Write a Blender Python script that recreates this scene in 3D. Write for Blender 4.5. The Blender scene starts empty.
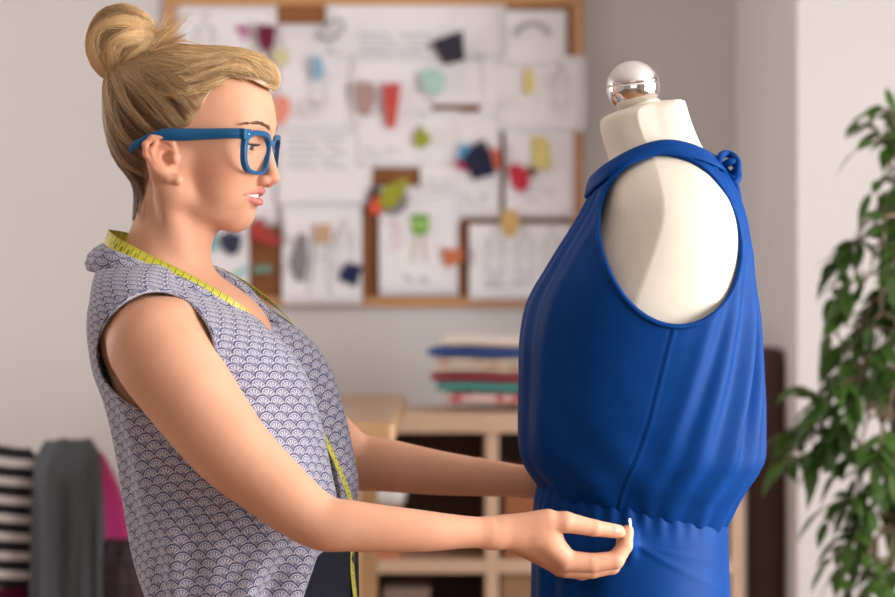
import bpy, math, random
import numpy as np
from mathutils import Vector, Matrix

random.seed(7)
rng = np.random.default_rng(7)
C = bpy.context.scene.collection
PI = math.pi
F = 895 * 85.0 / 36.0          # focal length in pixels
CAMZ = 1.40

def at(px, py, Y):
    return np.array([(px - 447.5) * Y / F, Y, CAMZ - (py - 298.5) * Y / F])

# ------------------------------------------------------------------ objects
def empty(name, loc, label=None, cat=None, group=None):
    o = bpy.data.objects.new(name, None)
    C.objects.link(o)
    o.location = loc
    o.empty_display_size = 0.05
    return tag(o, label, cat, group)

def tag(o, label=None, cat=None, group=None, kind=None):
    if label: o['label'] = label
    if cat: o['category'] = cat
    if group: o['group'] = group
    if kind: o['kind'] = kind
    return o

bpy.context.view_layer.update()
def wloc(o):
    v = Vector((0, 0, 0))
    while o is not None:
        v = v + o.location
        o = o.parent
    return v

def build(name, V, Fs, mat, parent=None, smooth=True, uv=None, attrs=None, origin=None):
    """world-space verts -> one linked mesh object"""
    V = np.asarray(V, dtype=float)
    if parent is not None:
        off = np.array(wloc(parent))
        loc = (0, 0, 0)
    else:
        off = np.array(origin) if origin is not None else np.array([V[:, 0].mean(), V[:, 1].mean(), V[:, 2].min()])
        loc = tuple(off)
    me = bpy.data.meshes.new(name)
    L = V - off
    if isinstance(Fs, np.ndarray) and Fs.ndim == 2:
        n = Fs.shape[1]
        me.vertices.add(len(L)); me.vertices.foreach_set('co', L.astype(np.float32).ravel())
        me.loops.add(Fs.size); me.loops.foreach_set('vertex_index', Fs.astype(np.int32).ravel())
        me.polygons.add(len(Fs))
        me.polygons.foreach_set('loop_start', np.arange(0, Fs.size, n, dtype=np.int32))
        me.polygons.foreach_set('loop_total', np.full(len(Fs), n, dtype=np.int32))
        me.update(calc_edges=True)
    else:
        me.from_pydata([tuple(v) for v in L], [], [tuple(int(i) for i in f) for f in Fs])
        me.update()
    me.validate()
    if smooth:
        me.polygons.foreach_set('use_smooth', np.ones(len(me.polygons), dtype=bool))
    if attrs:
        for k, a in attrs.items():
            at_ = me.attributes.new(k, 'FLOAT', 'POINT')
            at_.data.foreach_set('value', np.asarray(a, dtype=np.float32))
    if mat is not None:
        me.materials.append(mat)
    o = bpy.data.objects.new(name, me)
    C.objects.link(o)
    o.location = loc
    if parent is not None: o.parent = parent
    return o

def solidify(o, t, off=-1):
    m = o.modifiers.new('thick', 'SOLIDIFY'); m.thickness = t; m.offset = off; m.use_even_offset = False
    return o
def bevel(o, w, s=2):
    m = o.modifiers.new('bev', 'BEVEL'); m.width = w; m.segments = s; m.limit_method = 'ANGLE'
    return o

class MB:
    def __init__(s): s.v = []; s.f = []; s.n = 0
    def add(s, V, Fs):
        V = np.asarray(V, float)
        s.v.append(V); s.f += [tuple(int(i) + s.n for i in f) for f in Fs]; s.n += len(V)
        return s
    def box(s, lo, hi):
        x0, y0, z0 = lo; x1, y1, z1 = hi
        V = [(x0,y0,z0),(x1,y0,z0),(x1,y1,z0),(x0,y1,z0),(x0,y0,z1),(x1,y0,z1),(x1,y1,z1),(x0,y1,z1)]
        return s.add(V, [(0,3,2,1),(4,5,6,7),(0,1,5,4),(1,2,6,5),(2,3,7,6),(3,0,4,7)])
    def tube(s, pts, r, seg=8, cap=True):
        P_ = np.array(pts, float); n = len(P_)
        R = np.full(n, r) if np.isscalar(r) else np.array(r)
        T = np.gradient(P_, axis=0); T /= np.linalg.norm(T, axis=1)[:, None] + 1e-12
        up = np.array([0, 0, 1.0]) if abs(T[0][2]) < .9 else np.array([1.0, 0, 0])
        V = []; a = None
        for i in range(n):
            if a is None: a = np.cross(T[i], up)
            else: a = a - T[i] * a.dot(T[i])
            a = a / (np.linalg.norm(a) + 1e-12); b = np.cross(T[i], a)
            for k in range(seg):
                th = 2 * PI * k / seg
                V.append(P_[i] + R[i] * (math.cos(th) * a + math.sin(th) * b))
        Fs = [(i*seg+k, i*seg+(k+1)%seg, (i+1)*seg+(k+1)%seg, (i+1)*seg+k) for i in range(n-1) for k in range(seg)]
        if cap:
            Fs.append(tuple(range(seg-1, -1, -1))); Fs.append(tuple((n-1)*seg+k for k in range(seg)))
        return s.add(V, Fs)
    def lathe(s, prof, c, seg=32, axis=None):
        """prof = [(r, z)...] around +Z through c"""
        V = []; n = len(prof)
        M = np.eye(3) if axis is None else np.array(Vector((0,0,1)).rotation_difference(Vector(axis)).to_matrix())
        for r, z in prof:
            for k in range(seg):
                th = 2*PI*k/seg
                V.append(np.array(c) + M @ np.array([r*math.cos(th), r*math.sin(th), z]))
        Fs = [(i*seg+k, i*seg+(k+1)%seg, (i+1)*seg+(k+1)%seg, (i+1)*seg+k) for i in range(n-1) for k in range(seg)]
        Fs.append(tuple(range(seg-1, -1, -1))); Fs.append(tuple((n-1)*seg+k for k in range(seg)))
        return s.add(V, Fs)
    def prism(s, poly, y0, y1):
        """poly = [(x,z)..] extruded along Y"""
        n = len(poly)
        V = [(x, y0, z) for x, z in poly] + [(x, y1, z) for x, z in poly]
        Fs = [tuple(range(n)), tuple(range(2*n-1, n-1, -1))] + [(k, n+k, n+(k+1)%n, (k+1)%n) for k in range(n)]
        return s.add(V, Fs)
    def build(s, name, mat, parent=None, smooth=False, **k):
        return build(name, np.concatenate(s.v), s.f, mat, parent, smooth, **k)

def grid_faces(nr, nc, wrap):
    i = np.arange(nr-1)[:, None]; k = np.arange(nc if wrap else nc-1)[None, :]
    k2 = (k+1) % nc
    return np.stack([i*nc+k+0*i, i*nc+k2, (i+1)*nc+k2, (i+1)*nc+k], -1).reshape(-1, 4)

def clip(V, Fs, g, attrs=None):
    """keep the part of a mesh where g > 0, cutting faces cleanly"""
    V = list(map(np.array, V)); g = list(g); A = {k: list(a) for k, a in (attrs or {}).items()}
    cache = {}
    def cut(i, j):
        key = (min(i, j), max(i, j))
        if key not in cache:
            t = g[i] / (g[i] - g[j])
            V.append(V[i] + (V[j]-V[i]) * t); g.append(0.0)
            for k in A: A[k].append(A[k][i] + (A[k][j]-A[k][i])*t)
            cache[key] = len(V) - 1
        return cache[key]
    out = []
    for f in Fs:
        gi = [g[i] > 0 for i in f]
        if all(gi): out.append(tuple(f)); continue
        if not any(gi): continue
        p = []; n = len(f)
        for a in range(n):
            i, j = f[a], f[(a+1) % n]
            if g[i] > 0: p.append(i)
            if (g[i] > 0) != (g[j] > 0): p.append(cut(i, j))
        if len(p) >= 3: out.append(tuple(p))
    used = sorted({i for f in out for i in f}); m = {i: k for k, i in enumerate(used)}
    return (np.array([V[i] for i in used]), [tuple(m[i] for i in f) for f in out],
            {k: np.array([a[i] for i in used]) for k, a in A.items()})

# ------------------------------------------------------------------ materials
def srgb(r, g, b):
    f = lambda c: (c/255/12.92) if c/255 <= .04045 else ((c/255+.055)/1.055)**2.4
    return (f(r), f(g), f(b), 1)

class N:
    """tiny expression wrapper over math nodes"""
    def __init__(s, nt, sock): s.nt, s.s = nt, sock
    def _m(s, op, *o):
        n = s.nt.nodes.new('ShaderNodeMath'); n.operation = op
        for i, x in enumerate((s,)+o):
            if isinstance(x, N): s.nt.links.new(x.s, n.inputs[i])
            else: n.inputs[i].default_value = float(x)
        return N(s.nt, n.outputs[0])
    def __add__(s, o): return s._m('ADD', o)
    def __sub__(s, o): return s._m('SUBTRACT', o)
    def __mul__(s, o): return s._m('MULTIPLY', o)
    def __truediv__(s, o): return s._m('DIVIDE', o)
    def floor(s): return s._m('FLOOR')
    def fract(s): return s._m('FRACT')
    def sqrt(s): return s._m('SQRT')
    def sin(s): return s._m('SINE')
    def abs(s): return s._m('ABSOLUTE')
    def lt(s, o): return s._m('LESS_THAN', o)
    def gt(s, o): return s._m('GREATER_THAN', o)
    def mod(s, o): return s._m('FLOORED_MODULO', o)
    def atan2(s, o): return s._m('ARCTAN2', o)
    def max(s, o): return s._m('MAXIMUM', o)
    def min(s, o): return s._m('MINIMUM', o)
def mixf(a, b, t): return a + (b - a) * t

def new_mat(name):
    m = bpy.data.materials.new(name); m.use_nodes = True
    nt = m.node_tree; b = nt.nodes['Principled BSDF']
    return m, nt, b
def attr(nt, name):
    n = nt.nodes.new('ShaderNodeAttribute'); n.attribute_name = name
    return N(nt, n.outputs['Fac'])
def mixc(nt, fac, a, b):
    n = nt.nodes.new('ShaderNodeMix'); n.data_type = 'RGBA'
    for sock, x in ((n.inputs[0], fac), (n.inputs[6], a), (n.inputs[7], b)):
        if isinstance(x, N): nt.links.new(x.s, sock)
        elif hasattr(x, 'is_output'): nt.links.new(x, sock)
        else: sock.default_value = x
    return n.outputs[2]
def noise(nt, scale, detail=3, vec=None, rough=.5):
    n = nt.nodes.new('ShaderNodeTexNoise'); n.inputs['Scale'].default_value = scale
    n.inputs['Detail'].default_value = detail; n.inputs['Roughness'].default_value = rough
    if vec is None:
        tc = nt.nodes.new('ShaderNodeTexCoord'); vec = tc.outputs['Object']
    nt.links.new(vec, n.inputs['Vector'])
    return N(nt, n.outputs['Fac'])
def bump(nt, b, h, strength=.3, dist=.002):
    n = nt.nodes.new('ShaderNodeBump'); n.inputs['Strength'].default_value = strength
    n.inputs['Distance'].default_value = dist
    nt.links.new(h.s, n.inputs['Height']); nt.links.new(n.outputs[0], b.inputs['Normal'])
def plain(name, col, rough=.6, var=.08, scale=20, metal=0, spec=.5, sheen=0, bumps=0):
    m, nt, b = new_mat(name)
    nf = noise(nt, scale)
    c2 = tuple(max(0, x*(1-var*2)) for x in col[:3]) + (1,)
    c1 = tuple(min(1, x*(1+var)) for x in col[:3]) + (1,)
    nt.links.new(mixc(nt, nf, c2, c1), b.inputs['Base Color'])
    b.inputs['Roughness'].default_value = rough; b.inputs['Metallic'].default_value = metal
    b.inputs['Specular IOR Level'].default_value = spec
    if sheen:
        b.inputs['Sheen Weight'].default_value = sheen; b.inputs['Sheen Roughness'].default_value = .4
    if bumps: bump(nt, b, noise(nt, scale*8), bumps, .001)
    return m
def wood(name, c1, c2, sc=(1, 12, 12), rough=.5):
    m, nt, b = new_mat(name)
    tc = nt.nodes.new('ShaderNodeTexCoord'); mp = nt.nodes.new('ShaderNodeMapping')
    mp.inputs['Scale'].default_value = sc
    nt.links.new(tc.outputs['Object'], mp.inputs['Vector'])
    nf = noise(nt, 4, 6, mp.outputs[0])
    nt.links.new(mixc(nt, nf, c1, c2), b.inputs['Base Color'])
    b.inputs['Roughness'].default_value = rough
    bump(nt, b, nf, .1)
    return m

M = {}
M['wall'] = plain('wall paint', srgb(213, 208, 207), .9, .015, 3, spec=.2, bumps=.05)
M['ceiling'] = plain('ceiling paint', srgb(225, 222, 220), .9, .01, 3)
M['floor'] = wood('floorboards', srgb(120, 85, 60), srgb(160, 120, 88), (1.5, 12, 12), .4)
M['white_trim'] = plain('white lacquer', srgb(225, 222, 218), .4, .01)
M['pine'] = wood('pine frame', srgb(186, 132, 84), srgb(212, 160, 108), (3, 30, 30))
M['cork'] = plain('cork', srgb(150, 96, 56), .9, .12, 260, bumps=.3)
M['birch'] = wood('birch veneer', srgb(196, 164, 138), srgb(214, 184, 158), (2, 20, 20), .5)
M['tablewood'] = wood('oiled table wood', srgb(150, 112, 76), srgb(190, 150, 108), (2, 16, 16), .35)
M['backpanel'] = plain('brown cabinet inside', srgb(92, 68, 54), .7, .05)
M['paper'] = plain('drawing paper', srgb(240, 237, 241), .85, .01, 6, spec=.2)
M['ink'] = plain('pencil grey', srgb(168, 164, 168), .9, .02)
M['chrome'] = plain('polished chrome', (.82, .80, .78, 1), .05, .01, metal=1)
M['blackmetal'] = plain('black metal', (.02, .02, .02, 1), .35, .02, metal=.6)
M['calico'] = None
M['white_plastic'] = plain('white plastic', srgb(228, 226, 222), .4, .01)

def cloth(name, col, rough=.8, sheen=.3): return plain(name, col, rough, .06, 60, sheen=sheen, bumps=.15)

def skin_material():
    m, nt, b = new_mat('skin')
    base = srgb(222, 170, 140)
    nf = noise(nt, 18, 4)
    c = mixc(nt, nf, srgb(204, 147, 116), srgb(224, 170, 140))
    c = mixc(nt, attr(nt, 'blush') * .55, c, srgb(214, 122, 98))
    c = mixc(nt, attr(nt, 'lip'), c, srgb(198, 116, 110))
    c = mixc(nt, attr(nt, 'lash'), c, srgb(58, 34, 26))
    nt.links.new(c, b.inputs['Base Color'])
    b.inputs['Roughness'].default_value = .55
    b.inputs['Specular IOR Level'].default_value = .28
    b.inputs['Subsurface Weight'].default_value = .12
    b.inputs['Subsurface Radius'].default_value = (.012, .005, .003)
    b.inputs['Subsurface Scale'].default_value = 1.0
    bump(nt, b, noise(nt, 500, 2), .05, .0006)
    return m
M['skin'] = skin_material()

def scallop_material():
    """white fans and navy arcs in staggered rows, printed on lilac-grey voile"""
    m, nt, b = new_mat('fan printed voile')
    W = .0205; h = .5; R = .585
    u = attr(nt, 'fu') / W; v = attr(nt, 'fv') / W
    j = (v / h).floor()
    def cell(dj):
        jj = j + dj
        off = jj.mod(2) * .5
        x = (u + off).fract() - .5
        y = v - jj * h
        d = (x*x + y*y).sqrt() / R
        return x, y, d
    x1, y1, d1 = cell(-1); x2, y2, d2 = cell(0); x3, y3, d3 = cell(1)
    in1 = d1.lt(1); in2 = d2.lt(1)
    def pick(a, b_, c): return mixf(mixf(c, b_, in2), a, in1)
    x = pick(x1, x2, x3); y = pick(y1, y2, y3); d = pick(d1, d2, d3)
    ang = x.atan2(y + .06)
    spokes = (ang * 13.0).sin().gt(.1) * d.gt(.2) * d.lt(.66)
    arc1 = d.gt(.87)
    arc2 = d.gt(.67) * d.lt(.745)
    arc3 = d.gt(.82) * d.lt(.865)
    core = d.lt(.2)
    ink = (spokes * .75).max(arc1).max(arc2 * .9).max(core * .7).max(arc3 * .5)
    ground = mixc(nt, noise(nt, 14, 2), srgb(184, 180, 192), srgb(204, 200, 208))
    c = mixc(nt, ink * .95, ground, srgb(38, 48, 92))
    nt.links.new(c, b.inputs['Base Color'])
    b.inputs['Roughness'].default_value = .85
    b.inputs['Sheen Weight'].default_value = .2
    b.inputs['Specular IOR Level'].default_value = .2
    return m
M['print'] = scallop_material()

def hair_material():
    m, nt, b = new_mat('blonde hair')
    t = attr(nt, 'tone')
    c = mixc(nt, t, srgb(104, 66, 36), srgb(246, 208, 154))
    nt.links.new(c, b.inputs['Base Color'])
    b.inputs['Roughness'].default_value = .38
    b.inputs['Specular IOR Level'].default_value = .45
    return m
M['hair'] = hair_material()

def blue_material():
    m, nt, b = new_mat('royal blue jersey')
    tc = nt.nodes.new('ShaderNodeTexCoord')
    c = mixc(nt, noise(nt, 40, 3), srgb(0, 50, 112), srgb(0, 60, 130))
    nt.links.new(c, b.inputs['Base Color'])
    b.inputs['Roughness'].default_value = .55
    b.inputs['Specular IOR Level'].default_value = .09
    b.inputs['Sheen Weight'].default_value = 0
    b.inputs['Sheen Tint'].default_value = srgb(40, 110, 230)
    bump(nt, b, noise(nt, 900, 1), .06, .0005)
    return m
M['blue'] = blue_material()

def calico_material():
    m, nt, b = new_mat('cream calico')
    s = attr(nt, 'seam')
    c = mixc(nt, noise(nt, 60, 3), srgb(216, 206, 190), srgb(226, 217, 202))
    c = mixc(nt, s, c, srgb(196, 180, 158))
    nt.links.new(c, b.inputs['Base Color'])
    b.inputs['Roughness'].default_value = .8
    b.inputs['Specular IOR Level'].default_value = .25
    bump(nt, b, noise(nt, 1200, 1), .08, .0005)
    return m
M['calico'] = calico_material()

def tape_material():
    m, nt, b = new_mat('yellow tape')
    u = attr(nt, 'tu'); v = attr(nt, 'tv')
    cm = (u / .01).fract()
    tick = cm.lt(.12) * v.gt(.35)
    mm = (u / .0025).fract().lt(.25) * v.gt(.78)
    num = cm.gt(.3) * cm.lt(.7) * v.gt(.2) * v.lt(.62) * (u / .0018).sin().gt(.0)
    ink = tick.max(mm).max(num * .8)
    nt.links.new(mixc(nt, ink * .8, srgb(208, 200, 62), srgb(60, 56, 20)), b.inputs['Base Color'])
    b.inputs['Roughness'].default_value = .4
    return m
M['tape'] = tape_material()

def glass_blue():
    m, nt, b = new_mat('blue acetate')
    nt.links.new(mixc(nt, noise(nt, 30), srgb(0, 76, 122), srgb(6, 96, 148)), b.inputs['Base Color'])
    b.inputs['Roughness'].default_value = .32
    return m
M['acetate'] = glass_blue()
def lens_mat():
    m, nt, b = new_mat('clear lens')
    nt.nodes.remove(b)
    out = nt.nodes['Material Output']
    t = nt.nodes.new('ShaderNodeBsdfTransparent'); t.inputs[0].default_value = (.97, .98, .98, 1)
    g = nt.nodes.new('ShaderNodeBsdfGlossy'); g.inputs['Roughness'].default_value = .02
    fr = nt.nodes.new('ShaderNodeFresnel'); fr.inputs[0].default_value = 1.35
    mx = nt.nodes.new('ShaderNodeMixShader')
    mu = N(nt, fr.outputs[0]) * .12; nt.links.new(mu.s, mx.inputs[0]); nt.links.new(t.outputs[0], mx.inputs[1]); nt.links.new(g.outputs[0], mx.inputs[2])
    nt.links.new(mx.outputs[0], out.inputs[0])
    return m
M['lens'] = lens_mat()
def eye_mat():
    m, nt, b = new_mat('eye')
    c = mixc(nt, attr(nt, 'iris'), srgb(225, 215, 208), srgb(70, 92, 110))
    c = mixc(nt, attr(nt, 'pupil'), c, (.01, .01, .01, 1))
    nt.links.new(c, b.inputs['Base Color']); b.inputs['Roughness'].default_value = .1
    return m
M['eye'] = eye_mat()
M['teeth'] = plain('teeth', srgb(238, 232, 222), .25, .01)
M['nail2'] = plain('skin toned nail', srgb(222, 172, 154), .25, .01)
M['nail'] = plain('pale nail', srgb(240, 222, 218), .25, .01)
M['navy'] = cloth('navy trouser cloth', srgb(8, 14, 32), .95, 0)

# ------------------------------------------------------------------ signed-distance sculpting
def axis(segs):
    out = []
    for a, b_, h in segs:
        n = max(1, int(round((b_-a)/h)))
        out += list(np.linspace(a, b_, n, endpoint=False))
    out.append(segs[-1][1])
    return np.array(out, dtype=np.float32)

class SDF:
    def __init__(s, xs, ys, zs):
        s.ax = [xs, ys, zs]
        s.D = np.full((len(xs), len(ys), len(zs)), 1.0, dtype=np.float32)
    def sub(s, lo, hi):
        sl = []
        for a, l, h in zip(s.ax, lo, hi):
            i0 = max(0, np.searchsorted(a, l) - 1); i1 = min(len(a), np.searchsorted(a, h) + 1)
            if i1 <= i0 + 1: return None, None
            sl.append(slice(i0, i1))
        g = (s.ax[0][sl[0]][:, None, None], s.ax[1][sl[1]][None, :, None], s.ax[2][sl[2]][None, None, :])
        return tuple(sl), g
    def apply(s, lo, hi, fn, k, mode='add'):
        m = k + .006
        sl, g = s.sub(np.array(lo) - m, np.array(hi) + m)
        if sl is None: return
        d = fn(*g).astype(np.float32); A = s.D[sl]
        if mode == 'add':
            h = np.maximum(k - np.abs(A - d), 0) / k
            s.D[sl] = np.minimum(A, d) - h*h*k*.25
        else:
            d = -d
            h = np.maximum(k - np.abs(A - d), 0) / k
            s.D[sl] = np.maximum(A, d) + h*h*k*.25
    def cap(s, p, q, r1, r2, k=.006, mode='add'):
        p = np.array(p, float); q = np.array(q, float); e = q - p; L2 = max(e.dot(e), 1e-12)
        R = max(r1, r2)
        def fn(x, y, z):
            t = np.clip(((x-p[0])*e[0] + (y-p[1])*e[1] + (z-p[2])*e[2]) / L2, 0, 1)
            return np.sqrt((x-p[0]-t*e[0])**2 + (y-p[1]-t*e[1])**2 + (z-p[2]-t*e[2])**2) - (r1 + (r2-r1)*t)
        s.apply(np.minimum(p, q)-R, np.maximum(p, q)+R, fn, k, mode)
    def chain(s, pts, rs, k=.006, mode='add'):
        for i in range(len(pts)-1): s.cap(pts[i], pts[i+1], rs[i], rs[i+1], k, mode)
    def ell(s, c, r, Mx=None, k=.006, mode='add'):
        c = np.array(c, float); r = np.array(r, float); R = r.max()
        Mx = np.eye(3) if Mx is None else np.array(Mx)      # columns = local axes in the world
        ext = np.sqrt(((Mx * r[None, :])**2).sum(1))
        def fn(x, y, z):
            dx, dy, dz = x-c[0], y-c[1], z-c[2]
            l = [Mx[0, i]*dx + Mx[1, i]*dy + Mx[2, i]*dz for i in range(3)]
            k0 = np.sqrt(sum((l[i]/r[i])**2 for i in range(3)))
            k1 = np.sqrt(sum((l[i]/r[i]**2)**2 for i in range(3)))
            return k0*(k0-1)/np.maximum(k1, 1e-6)
        s.apply(c-ext, c+ext, fn, k, mode)
    def sample(s, P):
        P = np.asarray(P); idx = []; fr = []
        for a in range(3):
            i = np.clip(np.searchsorted(s.ax[a], P[:, a]) - 1, 0, len(s.ax[a]) - 2)
            t = (P[:, a] - s.ax[a][i]) / (s.ax[a][i+1] - s.ax[a][i]); idx.append(i); fr.append(np.clip(t, 0, 1))
        o = 0
        for dx in (0, 1):
            for dy in (0, 1):
                for dz in (0, 1):
                    w = (fr[0] if dx else 1-fr[0])*(fr[1] if dy else 1-fr[1])*(fr[2] if dz else 1-fr[2])
                    o = o + w * s.D[idx[0]+dx, idx[1]+dy, idx[2]+dz]
        return o
    def mesh(s):
        D = s.D; ins = D < 0
        n = np.array(D.shape)
        cnt = np.zeros(n-1, dtype=np.uint8)
        for dx in (0, 1):
            for dy in (0, 1):
                for dz in (0, 1):
                    cnt += ins[dx:n[0]-1+dx, dy:n[1]-1+dy, dz:n[2]-1+dz]
        act = (cnt > 0) & (cnt < 8)
        I = np.argwhere(act)
        ids = np.full(n-1, -1, dtype=np.int32); ids[act] = np.arange(len(I))
        X = [a for a in s.ax]
        corner = {}
        for c in np.ndindex(2, 2, 2):
            corner[c] = D[I[:, 0]+c[0], I[:, 1]+c[1], I[:, 2]+c[2]]
        pos = np.zeros((len(I), 3)); num = np.zeros(len(I))
        for a in range(3):
            for c in np.ndindex(2, 2, 2):
                if c[a] == 1: continue
                c2 = list(c); c2[a] = 1; c2 = tuple(c2)
                d0, d1 = corner[c], corner[c2]
                cr = (d0 < 0) != (d1 < 0)
                t = np.where(cr, d0 / np.where(cr, d0 - d1, 1), 0)
                for b_ in range(3):
                    p0 = X[b_][I[:, b_] + c[b_]]
                    p = p0 + t * (X[b_][I[:, b_] + c2[b_]] - p0)
                    pos[:, b_] += np.where(cr, p, 0)
                num += cr
        V = pos / num[:, None]
        Q = []
        for a in range(3):
            sl0 = [slice(1, -1)]*3; sl1 = [slice(1, -1)]*3
            sl0[a] = slice(0, -1); sl1[a] = slice(1, None)
            i0 = ins[tuple(sl0)]; i1 = ins[tuple(sl1)]
            E = np.argwhere(i0 != i1); flip = i0[tuple(E.T)]
            off = np.ones(3, int); off[a] = 0; E = E + off
            b_, c_ = (a+1) % 3, (a+2) % 3
            def cid(db, dc):
                J = E.copy(); J[:, b_] += db; J[:, c_] += dc
                return ids[J[:, 0], J[:, 1], J[:, 2]]
            q = np.stack([cid(-1, -1), cid(0, -1), cid(0, 0), cid(-1, 0)], 1)
            q[~flip] = q[~flip][:, ::-1]
            Q.append(q)
        Q = np.concatenate(Q)
        return V, Q[(Q >= 0).all(1)]

def relax(V, Q, w, it=3):
    """Laplacian smoothing, weighted per vertex"""
    a = Q.ravel(); b_ = np.roll(Q, -1, axis=1).ravel(); n = len(V)
    deg = np.bincount(a, minlength=n) + np.bincount(b_, minlength=n)
    for _ in range(it):
        m = np.stack([np.bincount(a, V[b_, k], n) + np.bincount(b_, V[a, k], n) for k in range(3)], 1)/np.maximum(deg, 1)[:, None]
        V = V + (m - V)*w[:, None]
    return V

def frame(yaw_deg, pitch=0):
    """columns: forward, side (towards the camera), up, for somebody facing +X"""
    a = math.radians(yaw_deg); p = math.radians(pitch)
    f = np.array([math.cos(a)*math.cos(p), -math.sin(a)*math.cos(p), -math.sin(p)])
    s_ = np.array([-math.sin(a), -math.cos(a), 0])
    u = -np.cross(f, s_)
    if u[2] < 0: u = -u
    return np.stack([f, s_, u], 1)

def curve(pts, n=24):
    """Catmull-Rom through points"""
    P_ = np.array(pts, float); P_ = np.vstack([2*P_[0]-P_[1], P_, 2*P_[-1]-P_[-2]])
    out = []; m = len(P_) - 3
    for k in range(n):
        t = k/(n-1)*m; i = min(int(t), m-1); t -= i
        a, b_, c_, d = P_[i:i+4]
        out.append(.5*((2*b_)+(-a+c_)*t+(2*a-5*b_+4*c_-d)*t*t+(-a+3*b_-3*c_+d)*t**3))
    return np.array(out)
# ================================================================== THE PERSON
YB = 2.616
PX = YB / F                                   # metres per photo pixel at her depth
MH = frame(12)
OH = at(190, 145, YB)
def h(f, s, u): return OH + MH @ (np.array([f, s, u], float) * PX)
def to_head(V): return ((np.asarray(V) - OH) @ MH) / PX
def row(y, Y=YB): return CAMZ - (y - 298.5) * Y / F
AX = [(250, 162), (270, 164), (300, 172), (350, 185), (400, 205), (450, 222), (500, 235), (560, 238), (640, 238)]
def axis_px(y): return np.interp(y, [a for a, _ in AX], [b for _, b in AX])
def tq(f, s, y):                              # torso frame: f, s in px from the torso axis at photo row y
    o = at(axis_px(y), y, YB)
    return o + MH @ (np.array([f, s, 0], float) * PX)

person = empty('person', (-0.26, 2.62, 0),
    'blonde woman in blue glasses and fan-print sleeveless blouse, reaching both arms to the blue dress', 'person')

B = SDF(axis([(-.475, -.195, .00135), (-.195, .03, .003), (.03, .30, .0015)]),
        axis([(2.33, 2.38, .0035), (2.38, 2.74, .0016), (2.74, 2.95, .003)]),
        axis([(.96, 1.045, .0035), (1.045, 1.17, .0015), (1.17, 1.40, .0032), (1.40, 1.47, .002), (1.47, 1.745, .0014)]))
k1 = .012
# --- skull and face (pixel units in the head frame)
def E(c, r, k=.012, mode='add', Mx=None):
    B.ell(h(*c), np.array(r)*PX, MH if Mx is None else MH @ Mx, k, mode)
def Cp(p, q, r1, r2, k=.008, mode='add'):
    B.cap(h(*p), h(*q), r1*PX, r2*PX, k, mode)
def sides(fn):
    for s in (1, -1): fn(s)
E((0, 0, 20), (78, 61, 68))
E((38, 0, 26), (48, 50, 58), .02)                    # forehead
E((30, 0, -30), (45, 46, 52), .02)                   # face
E((44, 0, -50), (26.5, 30, 24), .012)                  # muzzle
Cp((48, 0, -71), (51, 0, -70.5), 14, 14, .014)          # chin
def jaw(s):
    Cp((0, s*42, -48), (46, s*8, -73), 12, 11, .014)
    Cp((0, s*43, -20), (2, s*41, -48), 14, 13, .018)
    E((46, s*33, -26), (23, 17, 20), .018)           # cheek
    E((40, s*29, -44), (17, 14, 18), .015)
    Cp((77, s*8, 18), (64, s*34, 17), 6, 5, .012)    # brow
sides(jaw)
sides(lambda s: E((83, s*27, -1), (15, 16, 10), .010, 'sub'))      # eye sockets
Cp((76, 0, 6), (86, 0, -30), 5.5, 6.0, .009)         # nose bridge
E((85.5, 0, -34), (7.5, 7.5, 6.5), .005)             # nose tip
sides(lambda s: E((78, s*8.5, -37), (7.5, 5, 5.5), .004))
Cp((68, 0, -38), (82, 0, -40.5), 4, 3.2, .005)
sides(lambda s: E((79, s*5.2, -42.5), (4, 2.2, 2.6), .002, 'sub')) # nostrils
# eyeballs and lids
EYE = [(63.5, 26, -3), (63.5, -26, -3)]
for e in EYE:
    E(e, (12.2, 12.2, 12.0), .004)
    sg = 1 if e[1] > 0 else -1
    E((74, sg*28, -5.8), (10, 9.8, 2.2), .0012, 'sub')
    E(e, (10.6, 10.6, 10.6), .0012, 'sub')
    Cp((73.5, sg*17, 1), (75.5, sg*26, 4.5), 1.4, 1.5, .004)
    Cp((75.5, sg*26, 4.5), (69, sg*38, 0), 1.5, 1.2, .004)
# mouth
UL = [(56.0, 28, -48.6), (64.8, 20, -49.2), (70.2, 13, -48.0), (74.4, 5, -46.4), (73.8, 0, -47.0)]
LL = [(56.0, 28, -49.0), (64.0, 20, -53.6), (68.6, 13, -56.2), (71.2, 5, -57.8), (71.4, 0, -58.0)]
E((60, 0, -52.2), (19, 26.5, 3.4), .002, 'sub')
for sgn in (1, -1):
    u_ = [h(a, b_*sgn, c) for a, b_, c in UL]; l_ = [h(a, b_*sgn, c) for a, b_, c in LL]
    B.chain(u_, np.array([1.2, 1.8, 2.1, 2.4, 2.1])*PX, .003)
    B.chain(l_, np.array([1.2, 2.0, 2.6, 3.2, 3.3])*PX, .003)
E((69, 0, -65.5), (4.5, 13, 3), .006, 'sub')         # hollow under the lower lip
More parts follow.
